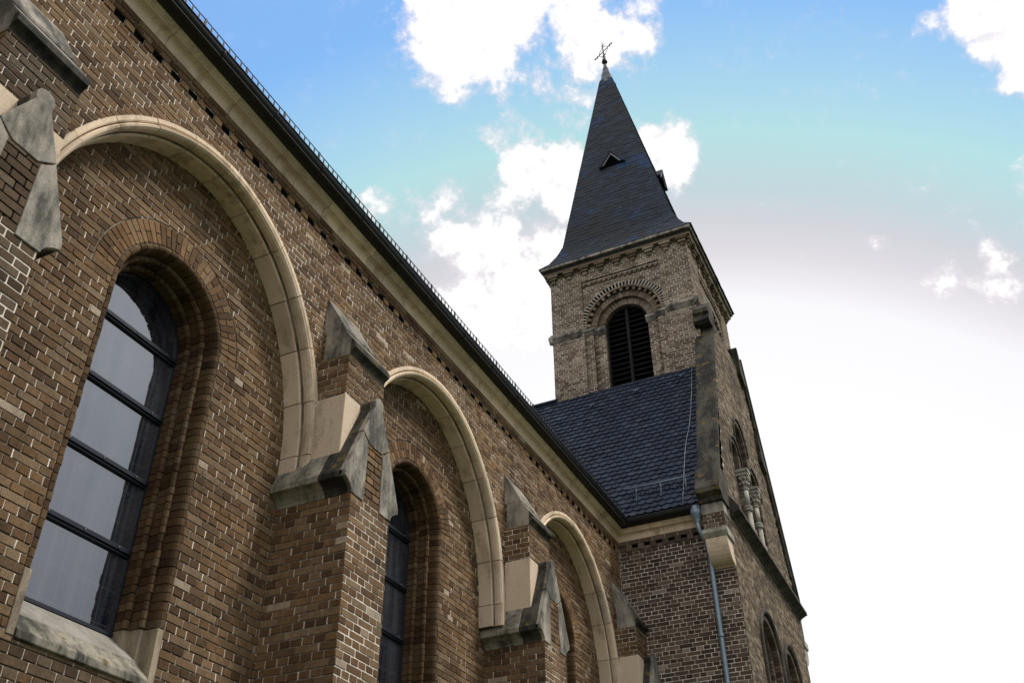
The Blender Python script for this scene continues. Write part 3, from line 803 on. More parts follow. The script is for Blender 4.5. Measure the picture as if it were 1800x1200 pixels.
# reveal, ring and dark back of the blind arcade
for (c, z0, zs, R) in arch_holes:
    for sts in arch_pieces(z0, zs, R, .085):
        sweep(tm, ff, c, zs, [(R+.10, -.02), (R+.10, .012), (R+.01, .012), (R, .0), (R, -.16), (R+.10, -.16)], shrink(sts, .012, R), 'brick_block')
    sweep(tm, ff, c, zs, [(R+.09, .0), (R+.02, .0), (R+.012, -.15), (R+.09, -.15)], [('L', z0), ('L', zs)]+[('A', PI*(1-q/20)) for q in range(1, 20)]+[('R', zs), ('R', z0)], 'mortar')
    for sts in arch_pieces(zs-.1, zs, R+.12, .30):
        sweep(tm, ff, c, zs, [(R+.16, -.02), (R+.16, .045), (R+.115, .045), (R+.115, -.02)], shrink(sts, .006, R), 'stone_dark')
    backing(tm, frame_px(XF-.16), c-R-.05, c+R+.05, z0, zs+R+.05, [], 'mortar_dark')
    brickwork(tm, frame_px(XF-.16), c-R-.05, c+R+.05, z0, zs+R+.05, [], 'brick_block', detail=False)
twall = tm.build('wall', blk)
# tall round headed windows low on the facade
for (c, r) in W1:
    wm2 = MB()
    for sts in arch_pieces(ZSW-.75, ZSW, r, .4, .375):      # hood mould
        sweep(wm2, ff, c, ZSW, [(r+.06, -.02), (r+.06, .05), (r+.03, .075), (r-.01, .05), (r-.02, .0), (r-.02, -.03)], shrink(sts, .008, r), 'stone_dark')
    for sts in arch_pieces(5.2, ZSW, r-.06, .08):
        sweep(wm2, ff, c, ZSW, [(r-.02, -.03), (r-.02, .006), (r-.13, .006), (r-.14, -.01), (r-.14, -.12), (r-.02, -.12)], shrink(sts, .011, r), 'brick_block')
    for sts in arch_pieces(5.2, ZSW, r-.2, .08):
        sweep(wm2, ff, c, ZSW, [(r-.13, -.122), (r-.25, -.118), (r-.27, -.135), (r-.27, -.30), (r-.13, -.30)], shrink(sts, .011, r), 'brick_block')
    w = wm2.build('window', blk)
    pm = MB(); rr = r-.26
    pts = [(c-rr, 5.2), (c+rr, 5.2)]+[(c+rr*math.cos(PI*q/24), ZSW+rr*math.sin(PI*q/24)) for q in range(25)]
    pm.poly([(XF-.28, y, z) for y, z in pts], 'pane'); pm.poly([(XF-.30, y, z) for y, z in pts], 'void'); pm.build('pane', w)
    mm = MB(); mm.box(XF-.279, XF-.23, c-.03, c+.03, 5.2, ZSW+rr-.05, 'frame')
    for z in (5.9, 6.6, 7.3, 8.0): mm.box(XF-.278, XF-.245, c-rr, c+rr, z, z+.03, 'frame')
    mm.build('mullion', w)
# colonnettes of the arcade
def colonnette(y, ztop):
    m_ = MB(); x = XF+.02
    def lathe(prof, n=14):
        m_.loft([[(x+r*math.cos(2*PI*q/n), y+r*math.sin(2*PI*q/n), z) for q in range(n)] for r, z in prof], 'stone_white', smooth=True)
    lathe([(.115, 10.50), (.115, 10.56), (.10, 10.58), (.105, 10.61), (.085, 10.64), (.078, 10.66), (.076, ztop-.98)])
    lathe([(.095, ztop-.98), (.105, ztop-.96), (.105, ztop-.93), (.09, ztop-.915), (.105, ztop-.90), (.105, ztop-.87), (.09, ztop-.855)])
    lathe([(.074, ztop-.86), (.070, ztop-.46)])
    lathe([(.085, ztop-.46), (.092, ztop-.445), (.085, ztop-.43)])
    lathe([(.070, ztop-.43), (.074, ztop-.34), (.09, ztop-.25), (.12, ztop-.17), (.125, ztop-.15)])
    for ring, (zz, rr, nn) in enumerate(((ztop-.33, .10, 8), (ztop-.22, .125, 8))):       # curled leaves
        for q in range(nn):
            a = 2*PI*(q+.5*ring)/nn
            px, py = x+rr*math.cos(a), y+rr*math.sin(a)
            bb = bmesh.new(); bmesh.ops.create_icosphere(bb, subdivisions=1, radius=.034)
            m_.add([(v.co.x+px, v.co.y+py, v.co.z*1.3+zz) for v in bb.verts], [[v.index for v in f.verts] for f in bb.faces], 'stone_white', True); bb.free()
    for (h, z0, z1) in ((.135, ztop-.15, ztop-.10), (.118, ztop-.10, ztop-.06), (.150, ztop-.06, ztop)):
        m_.box(x-.15, x+h, y-h, y+h, z0, z1, 'stone_white')
    m_.build('colonnette', blk)
colonnette(19.50, 12.05); colonnette(20.43, 12.05)
# weathered ledge under the arcade
lg = MB()
LP = [(XF-.02, 10.16), (XF+.02, 10.16), (XF+.05, 10.20), (XF+.16, 10.26), (XF+.20, 10.27), (XF+.20, 10.34), (XF+.02, 10.62), (XF-.02, 10.62)]
ly = [17.62, 18.9, 20.3, 21.6, 22.9, 24.0]
for a, b in zip(ly, ly[1:]): lg.loft([[(x, a+.003, z) for x, z in LP], [(x, b-.003, z) for x, z in LP]], 'stone_dark')
lg.build('ledge', blk, bevel=.006)
# sloping gable coping (near side), its kneelers and the corbelled pier beneath
SL = (16.0-10.5)/(19.0-16.85)
def coping_piece(mb, ya, yb, mat='stone_moss', flip=False):
    def sec(y):
        z = 10.5+SL*(y-16.85); yy_ = y if not flip else 2*20.6-y
        return [(1.87, yy_, z), (1.90, yy_, z+.03), (2.27, yy_, z+.03), (2.33, yy_, z), (2.33, yy_, z-.13), (2.285, yy_, z-.20), (2.285, yy_, z-.42), (1.87, yy_, z-.42)]
    mb.loft([sec(ya+.004), sec(yb-.004)], mat)
gc = MB()
for a, b in zip([16.95, 17.42, 17.80, 18.15, 18.55], [17.42, 17.80, 18.15, 18.55, 19.0]): coping_piece(gc, a, b)
# kneeler at the foot
kp = [(16.80, 10.36), (16.80, 10.47), (17.02, 10.98), (17.45, 10.98), (17.45, 10.22), (16.96, 10.22), (16.93, 10.30), (16.86, 10.33)]
gc.loft([[(1.83, y, z) for y, z in kp], [(2.32, y, z) for y, z in kp]], 'stone_moss')
# cap stone at the head, with a groove under it
hp = [(18.52, 15.66), (18.52, 15.73), (18.60, 15.80), (18.60, 15.86), (18.54, 15.90), (18.54, 16.02), (18.80, 16.32), (19.1, 16.32), (19.1, 15.6), (18.62, 15.6)]
gc.loft([[(1.92, y, z) for y, z in hp], [(2.31, y, z) for y, z in hp]], 'stone_moss')
gc.build('gable_coping', blk, bevel=.008)
fc = MB()
for a, b in zip([16.95, 17.6, 18.15, 18.65], [17.6, 18.15, 18.65, 19.25]): coping_piece(fc, a, b, 'stone_moss', True)
for (yk, zk_) in ((21.62, 15.62), (22.45, 13.52)):
    q = [(yk-.35, zk_+.95), (yk+.12, zk_+.02), (yk+.12, zk_-.05), (yk-.05, zk_-.05), (yk-.35, zk_+.1)]
    fc.loft([[(1.95, y, z) for y, z in q], [(XF+.10, y, z) for y, z in q]], 'stone_moss')
fc.build('gable_coping', blk, bevel=.008)
pm = MB()
pm.box(1.86, XF-.004, 17.03, YT+.05, 9.66, 10.22, 'mortar')
brickwork(pm, frame_my(17.03), 1.86, XF+.004, 9.66, 10.0, [], 'brick_block', depth=.009); brickwork(pm, frame_px(XF-.004), 17.03, YT, 9.66, 10.22, [], 'brick_block', depth=.008)
pm.box(1.855, XF+.012, 17.018, YT+.04, 10.0, 10.215, 'stone_grey')
pm.build('pier', blk, bevel=.004)
cb = MB()
cb.loft([[(x, y, z) for y, z in ((16.93, 9.58), (16.93, 9.655), (YT+.05, 9.655), (YT+.05, 9.50), (16.99, 9.50), (16.96, 9.54))] for x in (1.83, XF+.04)], 'stone_white')
cv = [(YT+.05, 9.498), (17.0, 9.498)]+[(17.0+.35*(1-math.cos(PI/2*q/8)), 9.498-.44*math.sin(PI/2*q/8)) for q in range(1, 9)]+[(YT-.02, 9.03), (YT+.05, 9.03)]
cb.loft([[(x, y, z) for y, z in cv] for x in (1.86, XF+.005)], 'stone')
cb.build('corbel', blk, bevel=.006)
cb2 = MB()
cb2.loft([[(x, 2*20.62-y, z) for y, z in cv] for x in (1.86, XF+.005)], 'stone_white')
cb2.box(1.83, XF+.04, YF-.02, 24.25, 9.5, 9.66, 'stone_white'); cb2.box(1.86, XF, YF-.02, 24.2, 9.66, 10.3, 'brick_block')
cb2.build('corbel', blk, bevel=.006)
# cornice and gutter of the block
cm2 = MB()
xs = [None, .98, 1.78]
cm2.loft([[(n, YT-n, z) for n, z in CORN], [(.976, YT-n, z) for n, z in CORN]], 'stone')
cm2.loft([[(.984, YT-n, z) for n, z in CORN], [(1.80, YT-n, z) for n, z in CORN]], 'stone')
cm2.build('cornice', blk)
gu2 = MB()
gu2.loft([[(x, YT-x, z) for x, z in ring], [(1.80, YT-x, z) for x, z in ring]], 'gutter')
for xg in (.55, 1.15):
    r2 = [(GX+(GR+.006)*math.cos(PI+PI*q/14), GZ+(GR+.006)*math.sin(PI+PI*q/14)) for q in range(15)]
    gu2.loft([[(xg, YT-x, z) for x, z in r2], [(xg+.03, YT-x, z) for x, z in r2]], 'gutter', caps=False, closed=False)
gu2.build('gutter', blk)
# scalloped slate roof
YE, ZEV = 17.13, 10.31
YR, ZRG = 18.78, 14.60
def slate_rows(mb, BL, BRr, TL_, TR_, rows, width, mat, scallop=False, thick=.010, lift=.018):
    BL, BRr, TL_, TR_ = map(Vector, (BL, BRr, TL_, TR_))
    nrm = (BRr-BL).cross(TL_-BL).normalized()
    for r in range(rows):
        t0 = r/rows; t1 = min(1.0, (r+1.55)/rows)
        a0, b0 = BL.lerp(TL_, t0), BRr.lerp(TR_, t0); a1, b1 = BL.lerp(TL_, t1), BRr.lerp(TR_, t1)
        w0 = (b0-a0).length; ux = (b0-a0).normalized(); up = ((a1+b1)/2-(a0+b0)/2)
        h = up.length; up.normalize(); c0 = (a0+b0)/2
        sh = (r % 2)*.5; k0 = -int(w0/2/width)-2
        for k in range(k0, -k0+1):
            s0 = (k+sh)*width; s1 = s0+width*.985
            def lim(v, tt): ww = (w0*(1-tt)+(b1-a1).length*tt)/2; return max(-ww, min(ww, v))
            jit = random.uniform(-.006, .006)
            if scallop:
                n = 7; pts = []
                for q in range(n+1):
                    a = PI*q/n; cx = (s0+s1)/2; rad = (s1-s0)/2
                    pts.append((cx-rad*math.cos(a), .064*(1-math.sin(a))+jit))
                pts += [(s1, h), (s0, h)]
            else: pts = [(s0, jit), (s1, jit), (s1, h), (s0, h)]
            P2 = [(lim(x, y/h), y) for x, y in pts]
            if max(p[0] for p in P2)-min(p[0] for p in P2) < .015: continue
            j2 = random.uniform(-.003, .003)
            top = []; bot = []
            for x, y in P2:
                q = c0+ux*x+up*y; l = lift*(1-y/h)
                top.append(q+nrm*(l+thick+j2)); bot.append(q+nrm*(l+j2))
            m_ = len(top)
            mb.add(top+bot, [tuple(range(m_))]+[(i, (i+1) % m_, m_+(i+1) % m_, m_+i) for i in range(m_)], mat)
rm = MB()
rm.poly([(-3.2, YE, ZEV-.02), (1.9, YE, ZEV-.02), (1.9, YR, ZRG-.02), (-3.2, YR, ZRG-.02)], 'soffit')
slate_rows(rm, (-2.85, YE, ZEV), (1.88, YE, ZEV), (-2.85, YR, ZRG), (1.88, YR, ZRG), 34, .172, 'roof_slate', True, .014, .034)
rm.poly([(-3.2, YR, ZRG), (1.9, YR, ZRG), (1.9, 22.5, ZRG), (-3.2, 22.5, ZRG)], 'soffit'); rm.poly([(-3.2, 22.5, ZRG), (1.9, 22.5, ZRG), (1.9, YF, 10.4), (-3.2, YF, 10.4)], 'roof_slate')
rm.tube([(-2.85, YR-.03, ZRG+.02), (-1.70, YR-.03, ZRG+.02)], .05, 'roof_slate', 8)
rm.box(-2.8, 1.9, YR-.055, YR-.02, ZRG-.05, ZRG+.03, 'lead') if False else None
rm.build('roof', blk)

# =================================================================== TOWER
TX, TY, TH = .13, 20.63, 1.88
tw = thing('bell_tower', 'square tan brick bell tower with louvred belfry and dark slate spire topped by iron cross', 'bell tower', (TX, TY, 0))
ZT = 18.50; ZSP = 16.52; UC = .04          # wall top, belfry spring, arch axis offset from tower axis
bt = MB()
faces = [(frame_my(TY-TH), TX, True), (frame_px(TX+TH), TY, True), (frame_py(TY+TH), TX, False), (frame_mx(TX-TH), TY, False)]
PW = 1.06                                  # half width of the sunken field
for fr, c, rich in faces:
    uc = c+UC
    if not rich:
        backing(bt, fr, c-TH, c+TH, 0, ZT, [], 'mortar_tower'); brickwork(bt, fr, c-TH, c+TH, 12.5, ZT, [], 'brick_tower', detail=False, depth=.004); continue
    Rw = 1.16
    # outer masonry, with a sunken field above the imposts and stepped jambs below them
    backing(bt, fr, c-TH, uc-PW, 0, ZT, [], 'mortar_tower'); backing(bt, fr, uc+PW, c+TH, 0, ZT, [], 'mortar_tower')
    backing(bt, fr, uc-PW, uc+PW, 18.06, ZT, [], 'mortar_tower')
    frs = (lambda f: (lambda u, v, n: f(u, v, n-.05)))(fr)
    backing(bt, frs, uc-PW, uc+PW, ZSP, 18.08, [(uc, ZSP-1, ZSP, 1.18)], 'mortar_tower')
    brickwork(bt, fr, c-TH, uc-PW, 13.2, ZT, [], 'brick_tower', detail=False, depth=.004, phase=.2); brickwork(bt, fr, uc+PW, c+TH+.004, 13.2, ZT, [], 'brick_tower', detail=False, depth=.004, phase=.2)
    brickwork(bt, fr, uc-PW, uc+PW, 18.06, ZT, [], 'brick_tower', detail=False, depth=.004)
    brickwork(bt, frs, uc-PW, uc+PW, ZSP, 17.98, [out_arch(uc, ZSP, 1.19)], 'brick_tower', detail=False, depth=.004)
    # soffit of the sunken field and its sides
    for (u_a, u_b, v_a, v_b) in ((uc-PW, uc-PW, ZSP, 18.06), (uc+PW, uc+PW, ZSP, 18.06), (uc-PW, uc+PW, 18.06, 18.06)):
        bt.poly([fr(u_a, v_a, 0), fr(u_b, v_b, 0), fr(u_b, v_b, -.05), fr(u_a, v_a, -.05)], 'brick_tower')
    # zigzag course under the head of the field: bricks set on edge at 45 degrees
    k = 0; u = uc-PW+.07
    while u < uc+PW-.05:
        q = [(u-.063, 17.965), (u-.02, 17.965), (u+.03, 17.90), (u, 17.872)]; q2 = [(u+.012, 17.92), (u+.034, 17.893), (u+.10, 17.965), (u+.06, 17.965)]
        lay(bt, frs, [(u-.07, 17.985), (u-.035, 18.01), (u+.018, 17.915), (u-.012, 17.888)], .045, 'brick_tower', False); lay(bt, frs, [(u-.004, 17.89), (u+.020, 17.912), (u+.080, 17.985), (u+.05, 18.01)], .045, 'brick_tower', False); u += .14
    bt.poly([frs(uc-PW, 17.885, .0055), frs(uc+PW, 17.885, .0055), frs(uc+PW, 18.02, .0055), frs(uc-PW, 18.02, .0055)], 'mortar_dark')  # dark strip paints the gap shade behind the zigzag bricks
    # ring of fins, thin band, ring of little corbels
    n = 38
    for k in range(n):
        a = PI*(k+.5)/n; da = .0155
        for r0, r1, n0, n1 in ((1.03, 1.185, -.115, .004),):
            pts = [(uc+r*math.cos(t), ZSP+r*math.sin(t)) for r, t in ((r0, a-da), (r1, a-da*.95), (r1, a+da*.95), (r0, a+da))]
            bt.loft([[fr(p[0], p[1], n0) for p in pts], [fr(p[0], p[1], n1) for p in pts]], 'stone_fin')
    sweep(bt, fr, uc, ZSP, [(1.20, -.06), (1.20, -.044), (1.0, -.044), (1.0, -.06)], [('A', PI*(1-q/40)) for q in range(41)], 'void')  # black backing paints the shade between the fins
    for sts in arch_pieces(ZSP, ZSP, 1.0, .2):
        sweep(bt, fr, uc, ZSP, [(1.03, -.08), (1.03, .012), (.985, .012), (.985, -.08)], shrink(sts, .006, 1), 'brick_tower')
    n = 17
    for k in range(n):
        a = PI*(k+.5)/n; da = .038
        pts = [(uc+r*math.cos(t), ZSP+r*math.sin(t)) for r, t in ((.895, a-da), (.985, a-da), (.985, a+da), (.895, a+da))]
        bt.loft([[fr(p[0], p[1], -.12) for p in pts], [fr(p[0], p[1], -.005) for p in pts]], 'brick_tower')
    sweep(bt, fr, uc, ZSP, [(.99, -.10), (.99, -.085), (.80, -.085), (.80, -.10)], [('A', PI*(1-q/40)) for q in range(41)], 'void' if False else 'soffit')  # dark backing paints the shade between the corbels
    # plain ring and inner ring of voussoirs, with matching stepped jambs
    for (r0, r1, n0, n1) in ((.74, .895, -.30, -.075), (.56, .745, -.42, -.17)):
        for sts in arch_pieces(ZSP, ZSP, r0, .082 if r0 > .7 else .075):
            j = random.uniform(-.004, .004)
            sweep(bt, fr, uc, ZSP, [(r1, n0), (r1, n1+j), (r0+.01, n1+j), (r0, n1-.01), (r0, n0)], shrink(sts, .010, r0), 'brick_tower')
        sweep(bt, fr, uc, ZSP, [(r1-.005, n0), (r1-.005, n1-.01), (r0+.008, n1-.01), (r0+.008, n0)], [('A', PI*(1-q/30)) for q in range(31)], 'mortar_tower')
    for s in (-1, 1):
        for (h0, h1, n1) in ((.56, .85, -.17), (.85, 1.16, -.075)):
            a, b = sorted((uc+s*h0, uc+s*h1))
            f2 = (lambda f, d: (lambda u, v, n: f(u, v, n+d)))(fr, n1)
            backing(bt, f2, a, b, 13.2, ZSP, [], 'mortar_tower'); brickwork(bt, f2, a, b, 13.2, ZSP-.02, [], 'brick_tower', detail=False, depth=.004, phase=.4, ulen=.29)
            for z in range(int(13.2/CH), int(ZSP/CH)):                    # quoin bricks on the arris
                if z % 2 == 0:
                    u = uc+s*(h1-.0); lay(bt, f2, [(min(u, u-s*.09), z*CH+.006), (max(u, u-s*.09), z*CH+.006), (max(u, u-s*.09), z*CH+.073), (min(u, u-s*.09), z*CH+.073)], .03, 'brick_tower', False)
            # inner reveal of this step
            u = uc+s*h0
            nn = -.45 if h0 < .6 else -.17
            bt.poly([fr(u, 13.2, n1), fr(u, ZSP, n1), fr(u, ZSP, nn), fr(u, 13.2, nn)], 'brick_tower')
        u = uc+s*1.16
        bt.poly([fr(u, 13.2, 0), fr(u, ZSP, 0), fr(u, ZSP, -.075), fr(u, 13.2, -.075)], 'brick_tower')
bt.build('wall', tw)
# belfry louvres
for fr, c, rich in faces[:2]:
    uc = c+UC; lv = MB()
    R_ = .565
    pts = [(uc-R_, 13.2), (uc+R_, 13.2)]+[(uc+R_*math.cos(PI*q/24), ZSP+R_*math.sin(PI*q/24)) for q in range(25)]
    lv.poly([fr(u, v, -.62) for u, v in pts], 'void')
    sweep(lv, fr, uc, ZSP, [(.575, -.62), (.575, -.30), (.525, -.30), (.525, -.62)], [('L', 13.2), ('L', ZSP)]+[('A', PI*(1-q/24)) for q in range(1, 24)]+[('R', ZSP), ('R', 13.2)], 'slat')
    lo = [fr(u, v, n) for n in (-.48, -.28) for v in (13.2, 17.05) for u in (uc-.035, uc+.035)]
    lv.add(lo, [(0, 1, 3, 2), (4, 6, 7, 5), (0, 4, 5, 1), (2, 3, 7, 6), (0, 2, 6, 4), (1, 5, 7, 3)], 'slat')
    z = 13.35
    while z < 17.02:
        hwid = .53 if z < ZSP else math.sqrt(max(0, .53**2-(z-ZSP)**2))
        for s0, s1 in ((-hwid, -.03), (.03, hwid)):
            if s1-s0 < .06: continue
            a, b = uc+s0, uc+s1
            sec = [(-.56, z+.13), (-.33, z-.01), (-.33, z-.035), (-.345, z-.035), (-.575, z+.11)]
            lv.loft([[fr(a, v, n) for n, v in sec], [fr(b, v, n) for n, v in sec]], 'slat')
        z += .15
    lv.build('louvre', tw)
# string course and impost caps
SP = [(-.02, ZSP-.20), (.0, ZSP-.20), (.02, ZSP-.18), (.075, ZSP-.10), (.095, ZSP-.09), (.095, ZSP-.02), (.0, ZSP+.04), (-.02, ZSP+.04)]
def moulding(name, fr, a, b, d=0.0):
    m_ = MB(); m_.loft([[fr(a, z, n+d) for n, z in SP], [fr(b, z, n+d) for n, z in SP]], 'stone_grey'); m_.build(name, tw, bevel=.006)
for fr, c, rich in faces:
    if rich:
        uc = c+UC
        for (a, b) in ((c-TH-.09, uc-1.13), (uc+1.13, c+TH+.09)): moulding('string_course', fr, a, b)
        for s in (-1, 1):
            for (h0, h1, d) in ((.84, 1.125, -.075), (.57, .835, -.17)):
                a, b = sorted((uc+s*h0, uc+s*h1))
                a -= .012; b += .012
                if s < 0: b += .03
                else: a -= .03
                moulding('impost', fr, a, b, d)
    else: moulding('string_course', fr, c-TH-.09, c+TH+.09)
# eaves: little stepped corbels, dark boarded soffit and pale fascia
ev = MB(); EH = 2.07; ZEA = 18.72
for fi, (fr, c, rich) in enumerate(faces):
    n = 9
    for k in range(n):
        u = c-TH+.10+(2*TH-.20)*k/(n-1)
        for (w, z0, z1, d) in ((.055, ZT-.24, ZT-.15, .05), (.10, ZT-.145, ZT-.075, .085), (.145, ZT-.07, ZT, .12)):
            v = [fr(u+a, z, nn) for nn in (-.01, d) for z in (z0, z1) for a in (-w, w)]
            ev.add(v, [(0, 1, 3, 2), (4, 6, 7, 5), (0, 4, 5, 1), (2, 3, 7, 6), (0, 2, 6, 4), (1, 5, 7, 3)], 'brick_tower')
ev.box(TX-TH-.13, TX+TH+.13, TY-TH-.13, TY+TH+.13, ZT, ZT+.06, 'brick_tower')
ev.box(TX-EH+.05, TX+EH-.05, TY-EH+.05, TY+EH-.05, ZT+.062, ZEA-.07, 'soffit')
for s in (-1, 1):
    ev.box(TX-EH, TX+EH, TY+s*EH-.04 if s < 0 else TY+EH-.04, TY-EH+.04 if s < 0 else TY+EH, ZEA-.085, ZEA-.005, 'stone_grey')
    ev.box(TX-EH if s < 0 else TX+EH-.04, TX-EH+.04 if s < 0 else TX+EH, TY-EH+.042, TY+EH-.042, ZEA-.085, ZEA-.005, 'stone_grey')
ev.build('eaves', tw)
# spire: bell-cast foot, steep square pyramid that leans a little
AX = -.18; ZK = 19.76; HK = 1.58; ZL = 27.80; HL = .205
def cxz(z): return TX+(AX-TX)*max(0, (z-ZK)/(28.9-ZK))
sp = MB()
levels = [(ZEA, EH+.04), (19.02, 1.88), (19.36, 1.72), (ZK, HK), (ZL, HL)]
rings_ = []
for z, h in levels:
    cx = cxz(z); rings_.append([(cx-h, TY-h, z), (cx+h, TY-h, z), (cx+h, TY+h, z), (cx-h, TY+h, z)])
sp.loft(rings_, 'spire_slate')
for (za, ha), (zb, hb), rows in zip(levels, levels[1:], (2, 2, 3, 56)):
    ca, cb_ = cxz(za), cxz(zb)
    A = [Vector(p) for p in ((ca-ha, TY-ha, za), (ca+ha, TY-ha, za), (ca+ha, TY+ha, za), (ca-ha, TY+ha, za))]
    B = [Vector(p) for p in ((cb_-hb, TY-hb, zb), (cb_+hb, TY-hb, zb), (cb_+hb, TY+hb, zb), (cb_-hb, TY+hb, zb))]
    for q in range(4): slate_rows(sp, A[q], A[(q+1) % 4], B[q], B[(q+1) % 4], rows, .21, 'spire_slate', False, .006, .009)
spire = sp.build('spire', tw)
ld = MB()
lr = []
for z, h in ((27.62, .245), (27.80, .20), (28.1, .15), (28.14, .155), (28.17, .14), (28.45, .085), (28.49, .095), (28.52, .08), (28.82, .03)):
    cx = cxz(z); lr.append([(cx+h*1.15*math.cos(PI/4+t*PI/4)*(1.15 if t % 2 == 0 else .95), TY+h*1.15*math.sin(PI/4+t*PI/4)*(1.15 if t % 2 == 0 else .95), z) for t in range(8)])
ld.loft(lr, 'lead'); ld.build('lead_cap', spire)
# dormers: small pointed lucarnes
def lucarne(face, z, off, w, h):
    d = MB(); t = (z-ZK)/(ZL-ZK); hh = HK+(HL-HK)*t; cx = cxz(z)
    if face == 'my': P = lambda u, v, n: (cx+off+u, TY-hh-n, z+v)
    else: P = lambda u, v, n: (cx+hh+n, TY+off+u, z+v)
    dp = .13
    tri = [(-w, 0), (w, 0), (0, h)]
    # two roof slopes
    for s in (-1, 1):
        a = [P(s*(w+.09), -.07, dp), P(0, h+.06, dp), P(0, h+.06, -.25), P(s*(w+.09), -.07, -.1)]
        b = [P(s*(w+.04), -.09, dp), P(0, h, dp), P(0, h, -.25), P(s*(w+.04), -.09, -.1)]
        d.loft([a, b], 'spire_slate')
        e0 = [P(s*w, -.05, dp-.02), P(0, h-.03, dp-.02), P(0, h-.12, dp-.02), P(s*(w-.07), -.05, dp-.02)]
        e1 = [P(s*w, -.05, dp-.05), P(0, h-.03, dp-.05), P(0, h-.12, dp-.05), P(s*(w-.07), -.05, dp-.05)]
        d.loft([e0, e1], 'lead')
    d.poly([P(-w, -.05, dp-.07), P(w, -.05, dp-.07), P(0, h, dp-.07)], 'void')
    d.build('dormer', spire)
lucarne('my', 22.85, .02, .31, .44); lucarne('px', 22.35, -.25, .28, .42)
# iron cross
cr = MB(); cz = 29.50; cx0 = AX-.005
bb = bmesh.new(); bmesh.ops.create_uvsphere(bb, u_segments=14, v_segments=9, radius=.10)
cr.add([(v.co.x+AX, v.co.y+TY, v.co.z+28.93) for v in bb.verts], [[v.index for v in f.verts] for f in bb.faces], 'iron', True); bb.free()
cr.tube([(AX, TY, 28.95), (AX-.02, TY, 30.0)], [.03, .014], 'iron', 6)
ca = math.radians(-28); dx, dy = math.cos(ca), math.sin(ca)
def cp_(a, b): return (cx0+a*dx, TY+a*dy, cz+b)
cr.tube([cp_(-.40, 0), cp_(.40, 0)], .017, 'iron', 6)
for s in (-1, 1):
    cr.tube([cp_(s*.40, 0), cp_(s*.45, 0)], [.032, .02], 'iron', 6)
    for v in (-1, 1): cr.tube([cp_(s*.28, 0), cp_(s*.33, v*.055), cp_(s*.30, v*.085)], .011, 'iron', 5)
for s in (-1, 1): cr.tube([cp_(0, .28), cp_(s*.055, .33), cp_(s*.085, .30)], .011, 'iron', 5)
ring_pts = [cp_(.21*math.cos(2*PI*q/24), .21*math.sin(2*PI*q/24)) for q in range(25)]
cr.tube(ring_pts, .010, 'iron', 5, caps=False)
for q in (-.26, -.36, -.45):
    cr.tube([cp_(-.10, q+.01), cp_(0, q), cp_(.09, q+.02)], .012, 'iron', 5)
cr.build('cross', tw)

# =================================================================== FITTINGS
dp = MB()
hx, hy = 1.73, YT-.245
hop = [(.125, 10.255), (.125, 10.12), (.115, 10.09), (.065, 9.98), (.06, 9.95)]
dp.loft([[(hx+r*math.cos(2*PI*q/14), hy+r*.85*math.sin(2*PI*q/14), z) for q in range(14)] for r, z in hop], 'pipe', smooth=False)
path = [(hx, hy, 9.98), (hx, hy, 9.80), (hx+.03, hy+.03, 9.70), (hx+.08, hy+.10, 9.55), (hx+.10, YT-.09, 9.42), (hx+.105, YT-.085, 9.25), (hx+.105, YT-.085, 7.0), (hx+.105, YT-.085, .05)]
dp.tube(path, .046, 'pipe', 12)
for z in (9.28, 7.72, 5.8, 3.9, 2.0): dp.tube([(hx+.105, YT-.085, z), (hx+.105, YT-.085, z+.05)], .054, 'pipe', 12)
for z in (7.69, 4.4): dp.box(hx+.095, hx+.115, YT-.05, YT+.02, z, z+.025, 'pipe')
tag(dp.build('drainpipe'), 'blue grey metal drainpipe with funnel head running down brick wall beside pale corbel', 'drainpipe')
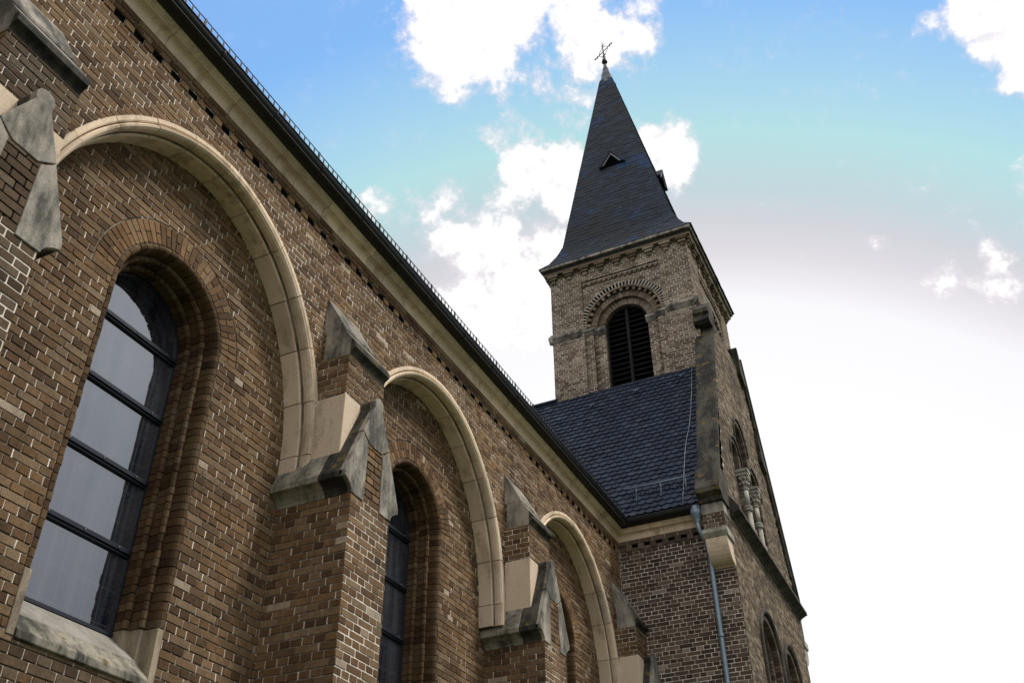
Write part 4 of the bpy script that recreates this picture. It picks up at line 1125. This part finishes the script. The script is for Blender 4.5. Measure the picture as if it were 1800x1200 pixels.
# guard rail above the nave gutter
sg = MB(); xg, zg = .315, 10.285
sg.tube([(xg, y_start, zg+.115), (xg, YT-.5, zg+.115)], .0065, 'iron', 6)
yy = y_start+.03; k = 0
while yy < YT-.5:
    sg.box(xg-.005, xg+.005, yy-.007, yy+.007, zg, zg+.115, 'iron')
    if k % 7 == 3: sg.box(xg-.008, xg+.008, yy-.013, yy+.013, zg-.01, zg+.128, 'iron')
    yy += .0985; k += 1
tag(sg.build('snow_guard'), 'long black snow guard rail with close rungs along nave gutter', 'snow guard')
def on_roof(x, t, n=0.0):
    d = Vector((0, YR-YE, ZRG-ZEV)); nn = Vector((0, -(ZRG-ZEV), YR-YE)).normalized()
    return Vector((x, YE, ZEV))+d*t+nn*(n+.03)
s2 = MB(); s2.tube([on_roof(.36, .155, .10), on_roof(1.66, .155, .10)], .014, 'pipe', 8)
for x in (.52, 1.04, 1.56):
    s2.tube([on_roof(x, .155, .10), on_roof(x, .13, .03), on_roof(x, .085, .01)], .011, 'pipe', 6)
x = .44
while x < 1.65:
    s2.tube([on_roof(x, .155, .09), on_roof(x, .115, .02)], .006, 'iron', 5); x += .085
tag(s2.build('snow_guard'), 'short grey snow guard bar on brackets low on scalloped slate roof', 'snow guard')
lc = MB(); pts = []
prof_x = [(0.0, 1.50), (.06, 1.50), (.14, 1.515), (.22, 1.52), (.33, 1.54), (.42, 1.57), (.52, 1.64), (.64, 1.67), (.76, 1.69), (.88, 1.70), (1.0, 1.71)]
for t, x in prof_x: pts.append(on_roof(x, t, .03))
lc.tube(pts, .0055, 'wire', 5)
for t, x in prof_x[2::2]: lc.tube([on_roof(x, t, .03), on_roof(x, t, 0)], .012, 'wire', 6)
tag(lc.build('lightning_cable'), 'thin pale lightning cable running down right edge of slate roof', 'cable')
HL = ['small metal roof hook near ridge of slate roof, closest to nave gutter', 'small metal roof hook near ridge of slate roof, below tower\'s left corner',
      'small metal roof hook near ridge of slate roof, under belfry louvres', 'small metal roof hook near ridge of slate roof, closest to pale lightning cable']
for (x, t), lab in zip(((-1.55, .82), (-.75, .87), (.35, .90), (1.45, .93)), HL):
    h = MB(); h.tube([on_roof(x, t+.02, .0), on_roof(x, t, .05), on_roof(x, t-.015, .07)], .012, 'pipe', 6); h.tube([on_roof(x-.07, t+.004, .04), on_roof(x+.07, t+.004, .04)], .010, 'pipe', 6)
    tag(h.build('roof_hook'), lab, 'roof hook', 'hooks near the ridge of the slate roof')
